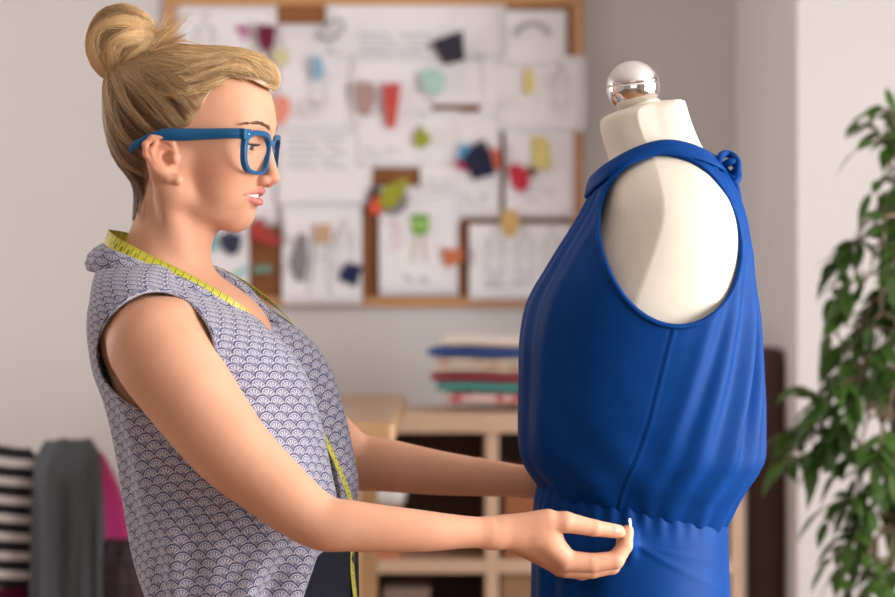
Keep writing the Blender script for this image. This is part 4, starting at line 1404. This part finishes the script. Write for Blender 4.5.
def figure(x, y, s=1.0):
    """a little fashion figure: head, gown, legs"""
    c = [(x+3*s*math.cos(t), y+4*s*math.sin(t)) for t in np.linspace(0, 2*PI, 12)]
    return [c, [(x, y+4*s), (x, y+9*s)], [(x-8*s, y+11*s), (x+8*s, y+11*s), (x+5*s, y+26*s), (x+12*s, y+52*s), (x-12*s, y+52*s), (x-5*s, y+26*s), (x-8*s, y+11*s)],
            [(x-5*s, y+52*s), (x-5*s, y+66*s)], [(x+5*s, y+52*s), (x+5*s, y+66*s)], [(x-8*s, y+11*s), (x-13*s, y+32*s)], [(x+8*s, y+11*s), (x+14*s, y+30*s)]]
pk = plain('pink felt pen', srgb(214, 130, 176), .8); og = plain('salmon paint', srgb(238, 150, 128), .8)
sheet(R4(172, 4, 277, 100), 'paper at the top left corner of the pin board with a pink scribble', [([[(236, 26), (250, 34)], [(238, 32), (248, 26)], [(240, 36), (247, 38)]], .012, pk, 'pink_scribble'), (figure(205, 16), .003, ink2)])
sheet(R4(180, 100, 284, 226), 'sketch sheet half hidden behind the woman\'s face and glasses', [(figure(255, 120), .003, ink2)])
sheet(R4(278, 24, 352, 134), 'tall paper below the bare cork patch at the top left of the board', [(figure(318, 60, .8), .003, ink2), (text_lines(290, 320, (104, 109, 114)), .004, ink2)])
sheet(R4(326, 3, 506, 56), 'wide landscape sheet at the top middle of the board with faint handwriting', [(text_lines(358, 430, (34, 40, 46, 51)), .005, ink2)])
sheet(R4(350, 54, 432, 168), 'sheet pinned behind the red and mauve swatches', [(text_lines(380, 420, (140, 146)), .004, ink2)])
sheet(R4(428, 50, 508, 105), 'sheet under the black swatch beside the mint one', [([[(470, 28+30), (480, 50+8), (476, 62)]], .004, ink2)])
sheet(R4(505, 10, 567, 66), 'small square sheet with a grey arc in the top right corner of the board', [([[(532+17*math.cos(t), 38-15*math.sin(t)) for t in np.linspace(.1, PI-.1, 12)]], .018, ink2, 'grey_arc')])
sheet(R4(480, 56, 587, 132, 0), 'sheet hanging over the right edge of the board frame', [(text_lines(495, 520, (64, 98, 106)), .004, ink2), (figure(560, 66, .75), .003, ink2)])
sheet(R4(277, 130, 372, 206), 'landscape sheet of faint notes beside the bridge of the blue glasses', [(text_lines(286, 346, (138, 145, 152, 160, 167)), .005, ink2)])
sheet(R4(356, 112, 452, 166, 0), 'sheet under the olive leaf swatch in the middle of the board', [(text_lines(362, 400, (150, 156)), .004, ink2)])
sheet(R4(420, 110, 460, 224, 0), 'narrow sheet in the middle right of the cork tab', [(text_lines(428, 450, (180, 188, 196)), .004, ink2)])
sheet(R4(455, 112, 500, 218, 0), 'sheet under the navy, light blue and orange swatches', [(text_lines(462, 488, (196, 203)), .006, ink2)])
sheet(R4(505, 130, 574, 218, 0), 'sheet under the yellow swatch and the red flower', [(text_lines(520, 556, (192, 200)), .006, ink2)])
sheet(R4(282, 206, 362, 305), 'portrait sheet with grey and beige swatches beside the woman\'s chin', [([[(316, 232), (312, 262), (308, 296)], [(326, 232), (328, 262), (330, 296)], [(316, 258), (326, 258)]], .005, ink2), (figure(344, 222, .9), .003, ink2)])
sheet(R4(379, 186, 458, 296, 0), 'sheet with a figure in a light green top and pale trousers', [
    ([[(413, 216), (427, 216), (426, 233), (414, 233), (413, 216)], [(416, 219), (424, 219)], [(416, 225), (424, 225)], [(416, 230), (424, 230)]], .014, plain('green crayon', srgb(150, 196, 96), .8), 'green_top'),
    ([[(416, 236), (413, 262)], [(424, 236), (426, 262)]], .008, plain('cream crayon', srgb(214, 204, 182), .8), 'pale_trousers'),
    ([[(404, 276), (412, 281)], [(420, 278), (428, 282)]], .012, ink2), ([[(384, 222), (398, 224), (392, 236), (400, 246), (386, 250)], [(394, 220), (402, 240)]], .003, plain('red pencil', srgb(222, 160, 164), .8), 'red_scribble')])
sheet(R4(469, 224, 572, 300, 0), 'lowest sheet at the bottom right of the board beside the dress', [(figure(495, 230, .8), .003, ink2), (figure(525, 230, .8), .003, ink2), (figure(552, 230, .8), .003, ink2), (text_lines(482, 530, (282, 286)), .005, ink2)])
sheet(R4(200, 214, 249, 300), 'paper with turquoise paint seen between chin and collar', [([[(214, 226), (206, 240), (208, 252)], [(210, 230), (214, 250)]], .022, plain('turquoise paint', srgb(112, 196, 200), .7), 'turquoise_wash'), ([[(232, 278), (246, 268)]], .016, plain('aqua paint', srgb(140, 206, 204), .7), 'aqua_wash')])

def swatch(poly, rgb, label, name='fabric_swatch', thick=.006, extra=0, cat='fabric swatch', soft=.004):
    layer[0] += 1; Y = YW - .052 - .004*extra
    P_ = [bp3(x, y, Y) for x, y in poly]
    mb = MB().prism([(p[0], p[2]) for p in P_], Y-thick/2, Y+thick/2)
    o = mb.build(name, col(name+str(layer[0]), *rgb)); bevel(o, .0018, 2)
    tag(o, label, cat)
    c = np.mean(P_, 0); top = max(P_, key=lambda p: p[2])
    pin = c*.35 + top*.65
    MB().lathe([(.0008, 0), (.0008, .010), (.0035, .011), (.0045, .014), (.003, .017), (.0005, .018)], (pin[0], Y+.004, pin[2]), 12, (0, -1, 0)).build('pin', M['chrome'], o, True)
    MB().box((c[0]-.002, Y+.001, c[2]-.002), (c[0]+.002, YW-.044+.0, c[2]+.002))
    return o
swatch([(256, 24), (276, 26), (274, 46), (264, 54), (258, 42)], (112, 22, 52), 'wine red fabric swatch at the top left of the pin board')
swatch([(272, 50), (288, 48), (290, 64), (276, 66)], (222, 212, 164), 'pale yellow swatch just below the wine red one', extra=1)
swatch([(312, 58), (322, 56), (323, 78), (313, 80)], (140, 186, 212), 'small light blue swatch on the tall paper at the upper left')
swatch([(272, 96), (288, 96), (291, 110), (284, 124), (273, 124)], (244, 156, 132), 'salmon swatch right in front of the woman\'s forehead')
hc_ = [(318+16*math.cos(t)*(1 if t < 5 else .8), 32-0) for t in (0, 1)]
mb = MB().tube([bp3(x, y, YW-.05) for x, y in ((317, 40), (322, 30), (332, 21), (342, 20), (344, 28), (336, 37), (326, 40), (321, 36))], .004, 8)
o = mb.build('wire_hook', plain('grey wire', srgb(150, 146, 148), .5), None, True); tag(o, 'grey loop of trimming hanging on the upper left sheet', 'trimming')
swatch([(352, 84), (362, 80), (374, 84), (376, 98), (370, 116), (358, 114), (354, 98)], (178, 146, 142), 'mauve dress-shaped swatch left of the red one')
swatch([(383, 84), (401, 83), (399, 102), (395, 128), (387, 128), (384, 104)], (206, 78, 72), 'red tapered swatch in the upper middle of the board')
swatch([(431, 42), (463, 30), (464, 52), (466, 60), (444, 65)], (44, 42, 54), 'black swatch in the upper middle of the board')
swatch([(420, 72), (436, 68), (446, 76), (442, 94), (424, 92)], (176, 212, 200), 'mint green swatch below the black one')
swatch([(421, 125), (427, 133), (432, 139), (424, 148), (415, 146), (414, 136)], (156, 162, 44), 'olive leaf-shaped swatch in the middle of the board')
swatch([(524, 70), (533, 69), (534, 90), (526, 96)], (232, 212, 118), 'small yellow strip near the right end of the board')
swatch([(460, 142), (472, 148), (468, 164), (456, 162)], (90, 156, 200), 'light blue swatch peeking out left of the navy one')
swatch([(456, 158), (476, 162), (470, 172), (456, 168)], (190, 60, 96), 'crimson corner under the light blue and navy swatches', extra=0)
swatch([(490, 146), (499, 150), (501, 168), (490, 174), (486, 160)], (218, 108, 84), 'orange swatch peeking out right of the navy one')
swatch([(474, 144), (485, 139), (492, 158), (496, 174), (474, 180), (468, 168), (462, 160)], (18, 24, 58), 'large navy swatch in the right half of the board', extra=2)
swatch([(532, 136), (548, 137), (551, 170), (533, 168)], (222, 204, 126), 'yellow folded swatch above right of the red flower')
swatch([(508, 166), (520, 163), (528, 172), (530, 186), (521, 193), (512, 186)], (200, 40, 66), 'red fabric flower on the right half of the board', 'fabric_flower', cat='fabric flower', extra=1)
swatch([(526, 168), (538, 167), (536, 176), (526, 176)], (112, 78, 44), 'dark brown bead strip stuck right of the red flower', extra=0)
swatch([(502, 208), (508, 210), (516, 209), (520, 224), (514, 238), (505, 236), (500, 222)], (214, 176, 112), 'golden ribbon bow at the lower right of the board', 'ribbon_bow', cat='bow')
swatch([(372, 190), (379, 184), (382, 200), (374, 214), (367, 208)], (34, 28, 30), 'black strip at the left of the olive swatch', extra=0)
swatch([(372, 198), (384, 194), (382, 212), (372, 216), (368, 208)], (220, 86, 52), 'orange red swatch under the olive one', extra=1)
swatch([(392, 196), (410, 194), (406, 208), (396, 216), (386, 212)], (136, 132, 134), 'grey swatch at the lower right of the olive one', extra=1)
swatch([(384, 186), (406, 178), (410, 184), (396, 206), (384, 210), (379, 200)], (160, 158, 44), 'olive green swatch on the bare cork in the middle', extra=3)
swatch([(441, 246), (452, 250), (462, 247), (464, 258), (456, 264), (446, 268), (443, 258)], (206, 116, 74), 'orange butterfly-shaped swatch at the lower middle of the board')
swatch([(300, 232), (307, 236), (308, 262), (304, 282), (296, 280), (289, 262)], (136, 132, 136), 'long grey swatch on the portrait sheet at the lower left')
swatch([(314, 224), (331, 224), (330, 243), (315, 243)], (206, 168, 140), 'beige square swatch on the portrait sheet at the lower left')
swatch([(346, 262), (363, 266), (356, 287), (338, 278)], (16, 26, 76), 'small navy square swatch at the lower right corner of the portrait sheet')
swatch([(251, 222), (262, 218), (270, 232), (282, 238), (278, 246), (262, 243), (250, 240)], (172, 58, 50), 'red swatch on the cork in front of the chin', extra=0)
swatch([(254, 265), (272, 265), (272, 272), (254, 274)], (108, 150, 130), 'sage green strip on the cork in front of the chin', extra=0)
swatch([(219, 236), (230, 230), (242, 236), (239, 252), (230, 256), (222, 248)], (46, 52, 76), 'dark slate swatch between chin and collar', extra=0)
# ------------------------------------------------------------------ cubby shelf
YS, YSb = 5.3, 5.72
ztop = wz(413, YS); sx = [wx(x, YS) for x in (346, 492, 616, 738)]
shelf = empty('cube_shelf', ((sx[0]+sx[3])/2, (YS+YSb)/2, 0), 'pale birch cube shelf unit standing against the back wall behind the arms', 'shelf')
bh = .05
o = MB().box((sx[0]-.015, YS-.01, ztop-bh), (sx[3]+.015, YSb, ztop)).build('top_board', M['birch'], shelf); bevel(o, .003)
pitch = wz(432, YS) - wz(574, YS) 
t2 = .0165
for i, x in enumerate(sx):
    bevel(MB().box((x-t2, YS, .0), (x+t2, YSb, ztop-bh)).build('side_panel' if i in (0, 3) else 'divider', M['birch'], shelf), .002)
zz = []
z_ = wz(567, YS)
while z_ > .05:
    zz.append(z_)
    for i in range(3):
        bevel(MB().box((sx[i]+t2, YS+.002, z_-t2), (sx[i+1]-t2, YSb, z_+t2)).build('shelf_board', M['birch'], shelf), .002)
    z_ -= .335
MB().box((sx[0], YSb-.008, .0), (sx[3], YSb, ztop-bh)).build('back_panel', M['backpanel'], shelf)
# contents
def box_thing(name, x0, x1, y0, y1, z0, z1, mat, label, cat, lid=None):
    w = .006; e = empty(name, ((x0+x1)/2, (y0+y1)/2, z0), label, cat)
    mb = MB(); mb.box((x0, y0, z0), (x1, y1, z0+w)); mb.box((x0, y0, z0+w), (x1, y0+w, z1)); mb.box((x0, y1-w, z0+w), (x1, y1, z1)); mb.box((x0, y0+w, z0+w), (x0+w, y1-w, z1)); mb.box((x1-w, y0+w, z0+w), (x1, y1-w, z1))
    mb.build('body', mat, e)
    if lid: MB().box((x0-.004, y0-.004, z1), (x1+.004, y1+.004, z1+.025)).build('lid', lid, e)
    return e
zs0 = zz[0]+t2
box_thing('storage_box', wx(350, YS)+.025, wx(400, YS), YS+.02, YS+.24, zs0, wz(508, YS), plain('orange brown card', srgb(192, 120, 80), .7), 'orange brown cardboard box in the left shelf cell under the white tray', 'box')
wt = MB()
a0, a1 = wx(352, YS-.06), wx(406, YS-.06)
zt0, zt1 = wz(507, YS), wz(489, YS)
e = empty('plastic_tray', ((a0+a1)/2+.012, YS+.13, zt0), 'white plastic tray on top of the orange brown box, seen above the near forearm', 'tray')
tb = MB()
prof2 = [(.0, 0), (.85, 0), (1, 1), (.955, 1), (.82, .12), (0, .12)]
cx_, cy_ = (a0+a1)/2+.004, YS+.125; n = 48; Vt = []
for fr, z in prof2:
    for k in range(n):
        th = 2*PI*k/n; c_, s_ = math.cos(th), math.sin(th)
        Vt.append((cx_ + (.066*fr+.0001)*math.copysign(abs(c_)**.5, c_), cy_ + (.12*fr+.0001)*math.copysign(abs(s_)**.5, s_), zt0 + z*(zt1-zt0)))
tb.add(Vt, [tuple(q) for q in grid_faces(6, n, True).tolist()]); tb.build('bowl', M['white_plastic'], e, True)
MB().tube([Vt[2*n+k] for k in range(0, n)] + [Vt[2*n]], .003, 8, False).build('rim', M['white_plastic'], e, True)
zs1 = zz[1]+t2
gb = box_thing('storage_box', wx(385, YS), wx(428, YS), YS+.03, YS+.25, zs1, zs1+.235, plain('grey brown card', srgb(128, 106, 98), .8), 'grey brown box at the bottom of the lower left shelf cell', 'box', plain('grey brown lid', srgb(140, 118, 108), .8))
box_thing('storage_box', wx(502, YS), wx(560, YS), YS+.03, YS+.30, zs1, zs1+.30, plain('tan card', srgb(150, 116, 84), .8), 'tan cardboard box filling the lower middle shelf cell', 'box')
box_thing('storage_box', wx(505, YS), wx(540, YS), YS+.05, YS+.30, zs0, zs0+.22, plain('russet card', srgb(150, 92, 60), .8), 'russet brown box in the upper middle shelf cell behind the dress', 'box')

# folded fabrics on the shelf
def folded(px0, px1, y0, y1, rgbs, label, dx=0, stripes=None, sag=0):
    Y0, Y1 = YS+.03, YS+.33
    xa, xb = wx(px0, YS+.03), wx(px1, YS+.03); zb, zt = wz(y1, YS+.03), wz(y0, YS+.03)
    e = empty('folded_fabric', ((xa+xb)/2, (Y0+Y1)/2, zb), label, 'folded fabric', 'fabrics stacked on the shelf unit')
    n = len(rgbs); hh = (zt-zb)/n
    for i, c in enumerate(rgbs):
        za = zb + i*hh; r = hh*.48; m = MB(); N_ = 14; Vv = []
        nx = 26
        for ix in range(nx):
            tx = ix/(nx-1); x = xa + (xb-xa)*tx + (.006*math.sin(i*2.1))
            endr = min(1, min(tx, 1-tx)*14+.35)
            for k in range(24):
                th = 2*PI*k/24; cy = math.copysign(abs(math.cos(th))**.35, math.cos(th)); cz = math.copysign(abs(math.sin(th))**.7, math.sin(th))
                Vv.append((x, (Y0+Y1)/2 + (Y1-Y0)/2*cy*(.97+.03*endr), za + hh/2 + r*cz*endr + .002*math.sin(tx*9+i) + sag*math.sin(PI*tx)))
        m.add(Vv, [(a*24+k, (a+1)*24+k, (a+1)*24+(k+1) % 24, a*24+(k+1) % 24) for a in range(nx-1) for k in range(24)] + [tuple(range(24)), tuple(reversed([(nx-1)*24+k for k in range(24)]))])
        mt = c if not isinstance(c, tuple) else col('folded'+str(c), *c)
        m.build('fold', mt, e, True)
    return e
def dotted(name, c1, c2, sc):
    m, nt, b = new_mat(name)
    v = nt.nodes.new('ShaderNodeTexVoronoi'); v.inputs['Scale'].default_value = sc
    tc = nt.nodes.new('ShaderNodeTexCoord'); nt.links.new(tc.outputs['Object'], v.inputs['Vector'])
    nt.links.new(mixc(nt, N(nt, v.outputs['Distance']).lt(.42), c1, c2), b.inputs['Base Color']); b.inputs['Roughness'].default_value = .9
    return m
redw = dotted('red and white print', srgb(226, 196, 190), srgb(190, 46, 66), 34)
bluew = dotted('blue denim print', srgb(56, 84, 150), srgb(36, 62, 128), 60)
creamr = dotted('cream print', srgb(228, 214, 196), srgb(214, 180, 160), 22)
folded(445, 585, 393, 405, [redw], 'red and white patterned fabric folded at the bottom of the stack')
folded(436, 588, 383, 393, [(60, 146, 136)], 'folded teal fabric between the red print and the dark red fabric')
folded(430, 586, 373, 383, [(138, 12, 34)], 'folded dark red fabric in the middle of the stack')
folded(434, 584, 358, 373, [creamr, creamr], 'folded cream print fabric between dark red and blue')
folded(427, 590, 348, 358, [bluew], 'folded blue fabric, second from the top of the stack')
folded(440, 586, 337, 348, [(226, 212, 196)], 'folded cream fabric on top of the stack')

# ------------------------------------------------------------------ cutting table, in front of the shelf unit
zt = 1.165
tbl = empty('cutting_table', (-.35, 4.6, 0), 'oiled wooden cutting table behind the woman, its right end showing above the far arm', 'table')
o = MB().box((-.62, 4.02, zt-.045), (-.100, 5.22, zt)).build('tabletop', M['tablewood'], tbl); bevel(o, .012, 4)
for x in (-.47, -.20):
    for y in (4.12, 5.12):
        MB().box((x-.03, y-.03, 0), (x+.03, y+.03, zt-.045)).build('leg', M['tablewood'], tbl)
MB().box((-.44, 4.10, zt-.13), (-.18, 4.13, zt-.045)).build('apron', M['tablewood'], tbl)

# upright dark brown cylinder with a rounded top beside the shelf
bx_, by_ = wx(767, 5.36), 5.36
bb = MB(); 
bb.lathe([(.0005, 0), (.046, .0), (.052, .02), (.052, wz(372, 5.36)), (.044, wz(352, 5.36)), (.022, wz(347, 5.36)), (.0005, wz(346, 5.36))], (bx_, by_, 0), 32)
o = bb.build('dark_cylinder', cloth('dark brown matte', srgb(74, 50, 42)), None, True); tag(o, 'dark brown round-topped cylinder standing upright at the right end of the shelf unit', 'fabric roll')

# ------------------------------------------------------------------ clothes at the left
YG = 4.5
def garment(name, px0, px1, ytop, ybot, depth, mat, label, cat, Y=YG, shoulder=.10, folds=9, amp=.006, seed=1, topflat=.5, dslope=0, group=None):
    """something draped over the rail: closed, rounded shoulders, vertical folds"""
    xa, xb = wx(px0, Y), wx(px1, Y); zt_, zb_ = wz(ytop, Y), wz(ybot, Y)
    r = np.random.default_rng(seed); Vv = []; nr, nc = 40, 96
    for i in range(nr):
        t = i/(nr-1); z = zt_ + (zb_-zt_)*t
        dz = (zt_-z)
        k = min(1, (dz/shoulder))
        half = (xb-xa)/2*(topflat + (1-topflat)*math.sin(k*PI/2)) * (1+dslope*t)
        dep = depth*(.15+.85*math.sin(min(1, dz/(depth*1.0))*PI/2))
        for q in range(nc):
            th = 2*PI*q/nc; c_ = math.copysign(abs(math.cos(th))**.75, math.cos(th)); s_ = math.copysign(abs(math.sin(th))**.75, math.sin(th))
            w = 1 + min(1, t*3)*amp/.05*(math.sin(th*folds + seed) + .5*math.sin(th*folds*1.7+2*seed+t*2))*.5
            Vv.append(((xa+xb)/2 + half*c_*w**.3, Y + dep*s_*w, z + .004*math.sin(c_*6+seed)))
    fs = [tuple(q) for q in grid_faces(nr, nc, True).tolist()] + [tuple(range(nc-1, -1, -1)), tuple((nr-1)*nc+k for k in range(nc))]
    o = build(name, Vv, fs, mat, None); tag(o, label, cat, group)
    return o
def striped(name, c1, c2, per, axis_='Z', duty=.5, wob=.004):
    m, nt, b = new_mat(name)
    tc = nt.nodes.new('ShaderNodeTexCoord'); sx_ = nt.nodes.new('ShaderNodeSeparateXYZ'); nt.links.new(tc.outputs['Object'], sx_.inputs[0])
    z = N(nt, sx_.outputs[axis_]); x = N(nt, sx_.outputs['X'])
    s = ((z + x*.10 + noise(nt, 6)*wob*4) / per).fract().lt(duty)
    nt.links.new(mixc(nt, s, c1, c2), b.inputs['Base Color']); b.inputs['Roughness'].default_value = .9
    return m
rail = empty('clothes_rail', (wx(40, YG), YG, 0), 'low black clothes rail hidden under the draped garments at the left', 'clothes rail')
rz = wz(470, YG)
MB().tube([(wx(-120, YG), YG, rz), (wx(96, YG), YG, rz)], .011, 12).build('rail', M['blackmetal'], rail, True)
for x in (wx(-118, YG), wx(78, YG)):
    MB().tube([(x, YG, rz), (x, YG, .03)], .011, 12).build('post', M['blackmetal'], rail, True)
    MB().box((x-.02, YG-.2, 0), (x+.02, YG+.2, .03)).build('foot', M['blackmetal'], rail)
garment('cardigan', 18, 132, 452, 760, .07, cloth('magenta knit', srgb(168, 22, 98)), 'magenta garment showing between the grey scarf and the blouse', 'cardigan', YG+.13, .20, 7, .005, 4, .5)
garment('striped_sweater', -90, 42, 444, 583, .065, striped('black and white stripes', srgb(24, 24, 28), srgb(208, 200, 198), .0385, duty=.44), 'black and white striped sweater at the left edge', 'sweater', YG-.03, .07, 5, .004, 2, .75)
garment('scarf', 36, 101, 440, 720, .085, striped('grey ribbed knit', srgb(70, 74, 80), srgb(92, 96, 100), .012, duty=.5, wob=.0), 'grey ribbed knit scarf hanging between the striped sweater and the magenta garment', 'scarf', YG-.06, .05, 7, .022, 3, .72, .10)
garment('fuzzy_garment', 92, 150, 540, 760, .06, plain('dark brown fur', srgb(66, 48, 54), .95, .5, 60, bumps=1), 'dark brown fuzzy garment low behind the blouse', 'garment', YG-.02, .12, 11, .008, 6, .5)
garment('garment', -90, 30, 560, 780, .05, cloth('plum cloth', srgb(128, 20, 78)), 'plum garment under the striped sweater at the bottom left corner', 'garment', YG-.02+.06, .1, 6, .005, 8, .7)

# ------------------------------------------------------------------ potted fig tree
YP = 4.15
px0_ = wx(905, YP)
tree = empty('potted_fig_tree', (px0_, YP, 0), 'leafy green weeping fig at the right edge in front of the white wall', 'plant')
MB().lathe([(.13, 0), (.17, .01), (.19, .32), (.205, .33), (.205, .36), (.185, .36), (.18, .31), (.02, .30)], (px0_, YP, 0), 40).build('pot', M['white_plastic'], tree, True)
MB().lathe([(.178, .28), (.178, .315), (.001, .32)], (px0_, YP, 0), 30).build('soil', plain('soil', srgb(60, 44, 34), .95, .3), tree, True)
bark = plain('bark', srgb(112, 94, 76), .85, .2, 40)
tr_pts = curve([(px0_, YP, .3), (px0_+.02, YP+.01, .7), (px0_-.01, YP, 1.1), (px0_+.02, YP, 1.5), (px0_, YP, 1.72)], 30)
MB().tube(tr_pts, list(np.linspace(.018, .006, 30)), 10).build('trunk', bark, tree, True)
bm_ = MB(); lv, lf_ = [], []
leafR = np.random.default_rng(21)
def leaf(p, d, L_, tw):
    d = d/np.linalg.norm(d); s_ = np.cross(d, [0, 0, 1.0]); s_ /= np.linalg.norm(s_)+1e-9; n_ = np.cross(s_, d)
    s_, n_ = s_*math.cos(tw)+n_*math.sin(tw), n_*math.cos(tw)-s_*math.sin(tw)
    prof = [(0, .004), (.12, .16), (.32, .25), (.55, .23), (.78, .12), (.92, .035), (1.0, .004)]
    b0 = len(lv)
    for t, w in prof:
        c = p + d*L_*t - np.array([0, 0, 1])*L_*.28*t*t
        lv.extend([c - s_*w*L_ + n_*.10*w*L_, c, c + s_*w*L_ + n_*.10*w*L_])
    for i in range(len(prof)-1):
        q = b0+i*3
        lf_.extend([(q, q+1, q+4, q+3), (q+1, q+2, q+5, q+4)])
def twig(p0, d0, L_, nl, droop=.5):
    pts = [np.array(p0)]; d = np.array(d0, float); d /= np.linalg.norm(d)
    for i in range(8):
        d = d + np.array([0, 0, -droop/8]) + leafR.normal(size=3)*.05; d /= np.linalg.norm(d)
        pts.append(pts[-1] + d*L_/8)
    bm_.tube(pts, list(np.linspace(.0028, .001, 9)), 5)
    for i in range(nl):
        t = .15 + .85*i/nl; k = min(7, int(t*8)); p = pts[k] + (pts[k+1]-pts[k])*(t*8-k)
        dd = (pts[k+1]-pts[k]); dd /= np.linalg.norm(dd)
        sd = np.cross(dd, [0, 0, 1.0]); sd /= np.linalg.norm(sd)+1e-9
        ld = dd*.7 + sd*(1 if i % 2 else -1)*.75 + leafR.normal(size=3)*.3 + np.array([0, 0, -.15])
        leaf(p, ld, leafR.uniform(.036, .058), leafR.uniform(-.8, .8))
    leaf(pts[-1], d + np.array([0, 0, -.3]), leafR.uniform(.05, .065), 0)
# branch tips, taken from where the foliage shows (photo px), each with its own depth
CL = [(893, 118, 9, .15), (872, 125, 9, .1), (885, 150, 6, 0), (893, 178, 8, .1), (878, 205, 9, .05), (892, 235, 14, 0), (860, 240, 12, .1), (870, 262, 16, -.1), (835, 262, 8, .1), (893, 275, 16, .1), (850, 290, 18, 0), (875, 305, 20, .1),
      (895, 320, 18, -.1), (862, 335, 20, 0), (842, 345, 14, .1), (885, 352, 20, 0), (820, 375, 12, 0), (860, 372, 20, .1), (838, 400, 20, -.05), (812, 410, 16, 0), (795, 425, 14, .05), (870, 405, 20, 0), (893, 392, 16, .1),
      (825, 438, 20, 0), (850, 432, 20, .1), (800, 455, 13, 0), (785, 448, 8, .05), (880, 440, 18, -.1), (838, 462, 16, 0), (866, 462, 16, .1), (893, 470, 12, 0), (855, 492, 14, 0), (832, 512, 9, .05), (872, 505, 12, .1), (890, 515, 10, 0),
      (850, 535, 12, 0), (838, 560, 9, 0), (868, 552, 9, .05), (888, 560, 10, .1), (858, 580, 10, 0), (882, 592, 9, 0), (845, 600, 8, 0), (900, 300, 20, 0), (905, 380, 20, .1), (908, 440, 20, .1), (910, 200, 16, 0), (915, 500, 16, 0), (830, 320, 10, .1), (905, 140, 12, 0), (908, 250, 16, .1)]
for (x, y, nl, dy) in CL:
    tip = at(x, y, YP + dy)
    hub_z = min(1.7, max(.95, tip[2] + .08)); hub = np.array([px0_, YP, hub_z])
    v = tip - hub; 
    # a bough from the trunk, then drooping twigs around its end
    bough = curve([hub, hub + v*.5 + np.array([0, 0, .05]), tip - v/np.linalg.norm(v)*.05], 10)
    bm_.tube(bough, list(np.linspace(.0045, .0022, 10)), 6)
    d_ = v/np.linalg.norm(v)
    for j in range(2):
        st = bough[-1-j] + leafR.normal(size=3)*.012
        twig(st, d_ + leafR.normal(size=3)*.45 + np.array([0, 0, .1]), .085 + .03*leafR.random(), max(3, int(nl*.5)), .7)
def leaf_mat():
    m, nt, b = new_mat('fig leaf')
    c = mixc(nt, noise(nt, 9, 2), srgb(28, 54, 22), srgb(84, 118, 44))
    nt.links.new(c, b.inputs['Base Color']); b.inputs['Roughness'].default_value = .4
    tr_ = nt.nodes.new('ShaderNodeBsdfTranslucent'); nt.links.new(c, tr_.inputs[0])
    mx_ = nt.nodes.new('ShaderNodeMixShader'); mx_.inputs[0].default_value = .3
    nt.links.new(b.outputs[0], mx_.inputs[1]); nt.links.new(tr_.outputs[0], mx_.inputs[2]); nt.links.new(mx_.outputs[0], nt.nodes['Material Output'].inputs[0])
    return m
bm_.build('branches', bark, tree, True)
fol = build('foliage', lv, lf_, leaf_mat(), tree)

# ================================================================== LIGHT AND CAMERA
def area(name, loc, rot, sx_, sy_, power, colr):
    l = bpy.data.lights.new(name, 'AREA'); l.shape = 'RECTANGLE'; l.size = sx_; l.size_y = sy_; l.energy = power; l.color = colr
    o = bpy.data.objects.new(name, l); C.objects.link(o); o.location = loc; o.rotation_euler = rot
    return o
area('window_light', (XR+.16, (W1[0]+W1[1])/2, (W1[2]+W1[3])/2), (0, PI/2, 0), W1[3]-W1[2], W1[1]-W1[0], 235, (1, .985, .97))
area('rear_fill_light', ((W2[0]+W2[1])/2, YF-.16, (W2[2]+W2[3])/2), (PI/2, 0, 0), W2[1]-W2[0], W2[3]-W2[2], 22, (1, .96, .92))  # added front fill, shining from behind the camera
area('left_fill_light', (XL-.16, (W3[0]+W3[1])/2, (W3[2]+W3[3])/2), (0, -PI/2, 0), W3[3]-W3[2], W3[1]-W3[0], 72, (1, .97, .96))  # added lamp out of view, brightens the back wall
w = bpy.data.worlds.new('World'); bpy.context.scene.world = w; w.use_nodes = True
w.node_tree.nodes['Background'].inputs[0].default_value = (.85, .92, 1, 1); w.node_tree.nodes['Background'].inputs[1].default_value = 1.0

cam = bpy.data.cameras.new('Camera'); co = bpy.data.objects.new('Camera', cam); C.objects.link(co)
co.location = (0, 0, CAMZ); co.rotation_euler = (PI/2, 0, 0)
cam.lens = 85; cam.sensor_width = 36; cam.sensor_fit = 'HORIZONTAL'; cam.clip_start = .05
cam.dof.use_dof = True; cam.dof.focus_distance = 2.52; cam.dof.aperture_fstop = 3.8
bpy.context.scene.camera = co
vs = bpy.context.scene.view_settings
vs.view_transform = 'Standard'; vs.look = 'None'; vs.gamma = 1; vs.use_curve_mapping = False; vs.exposure = 0.05
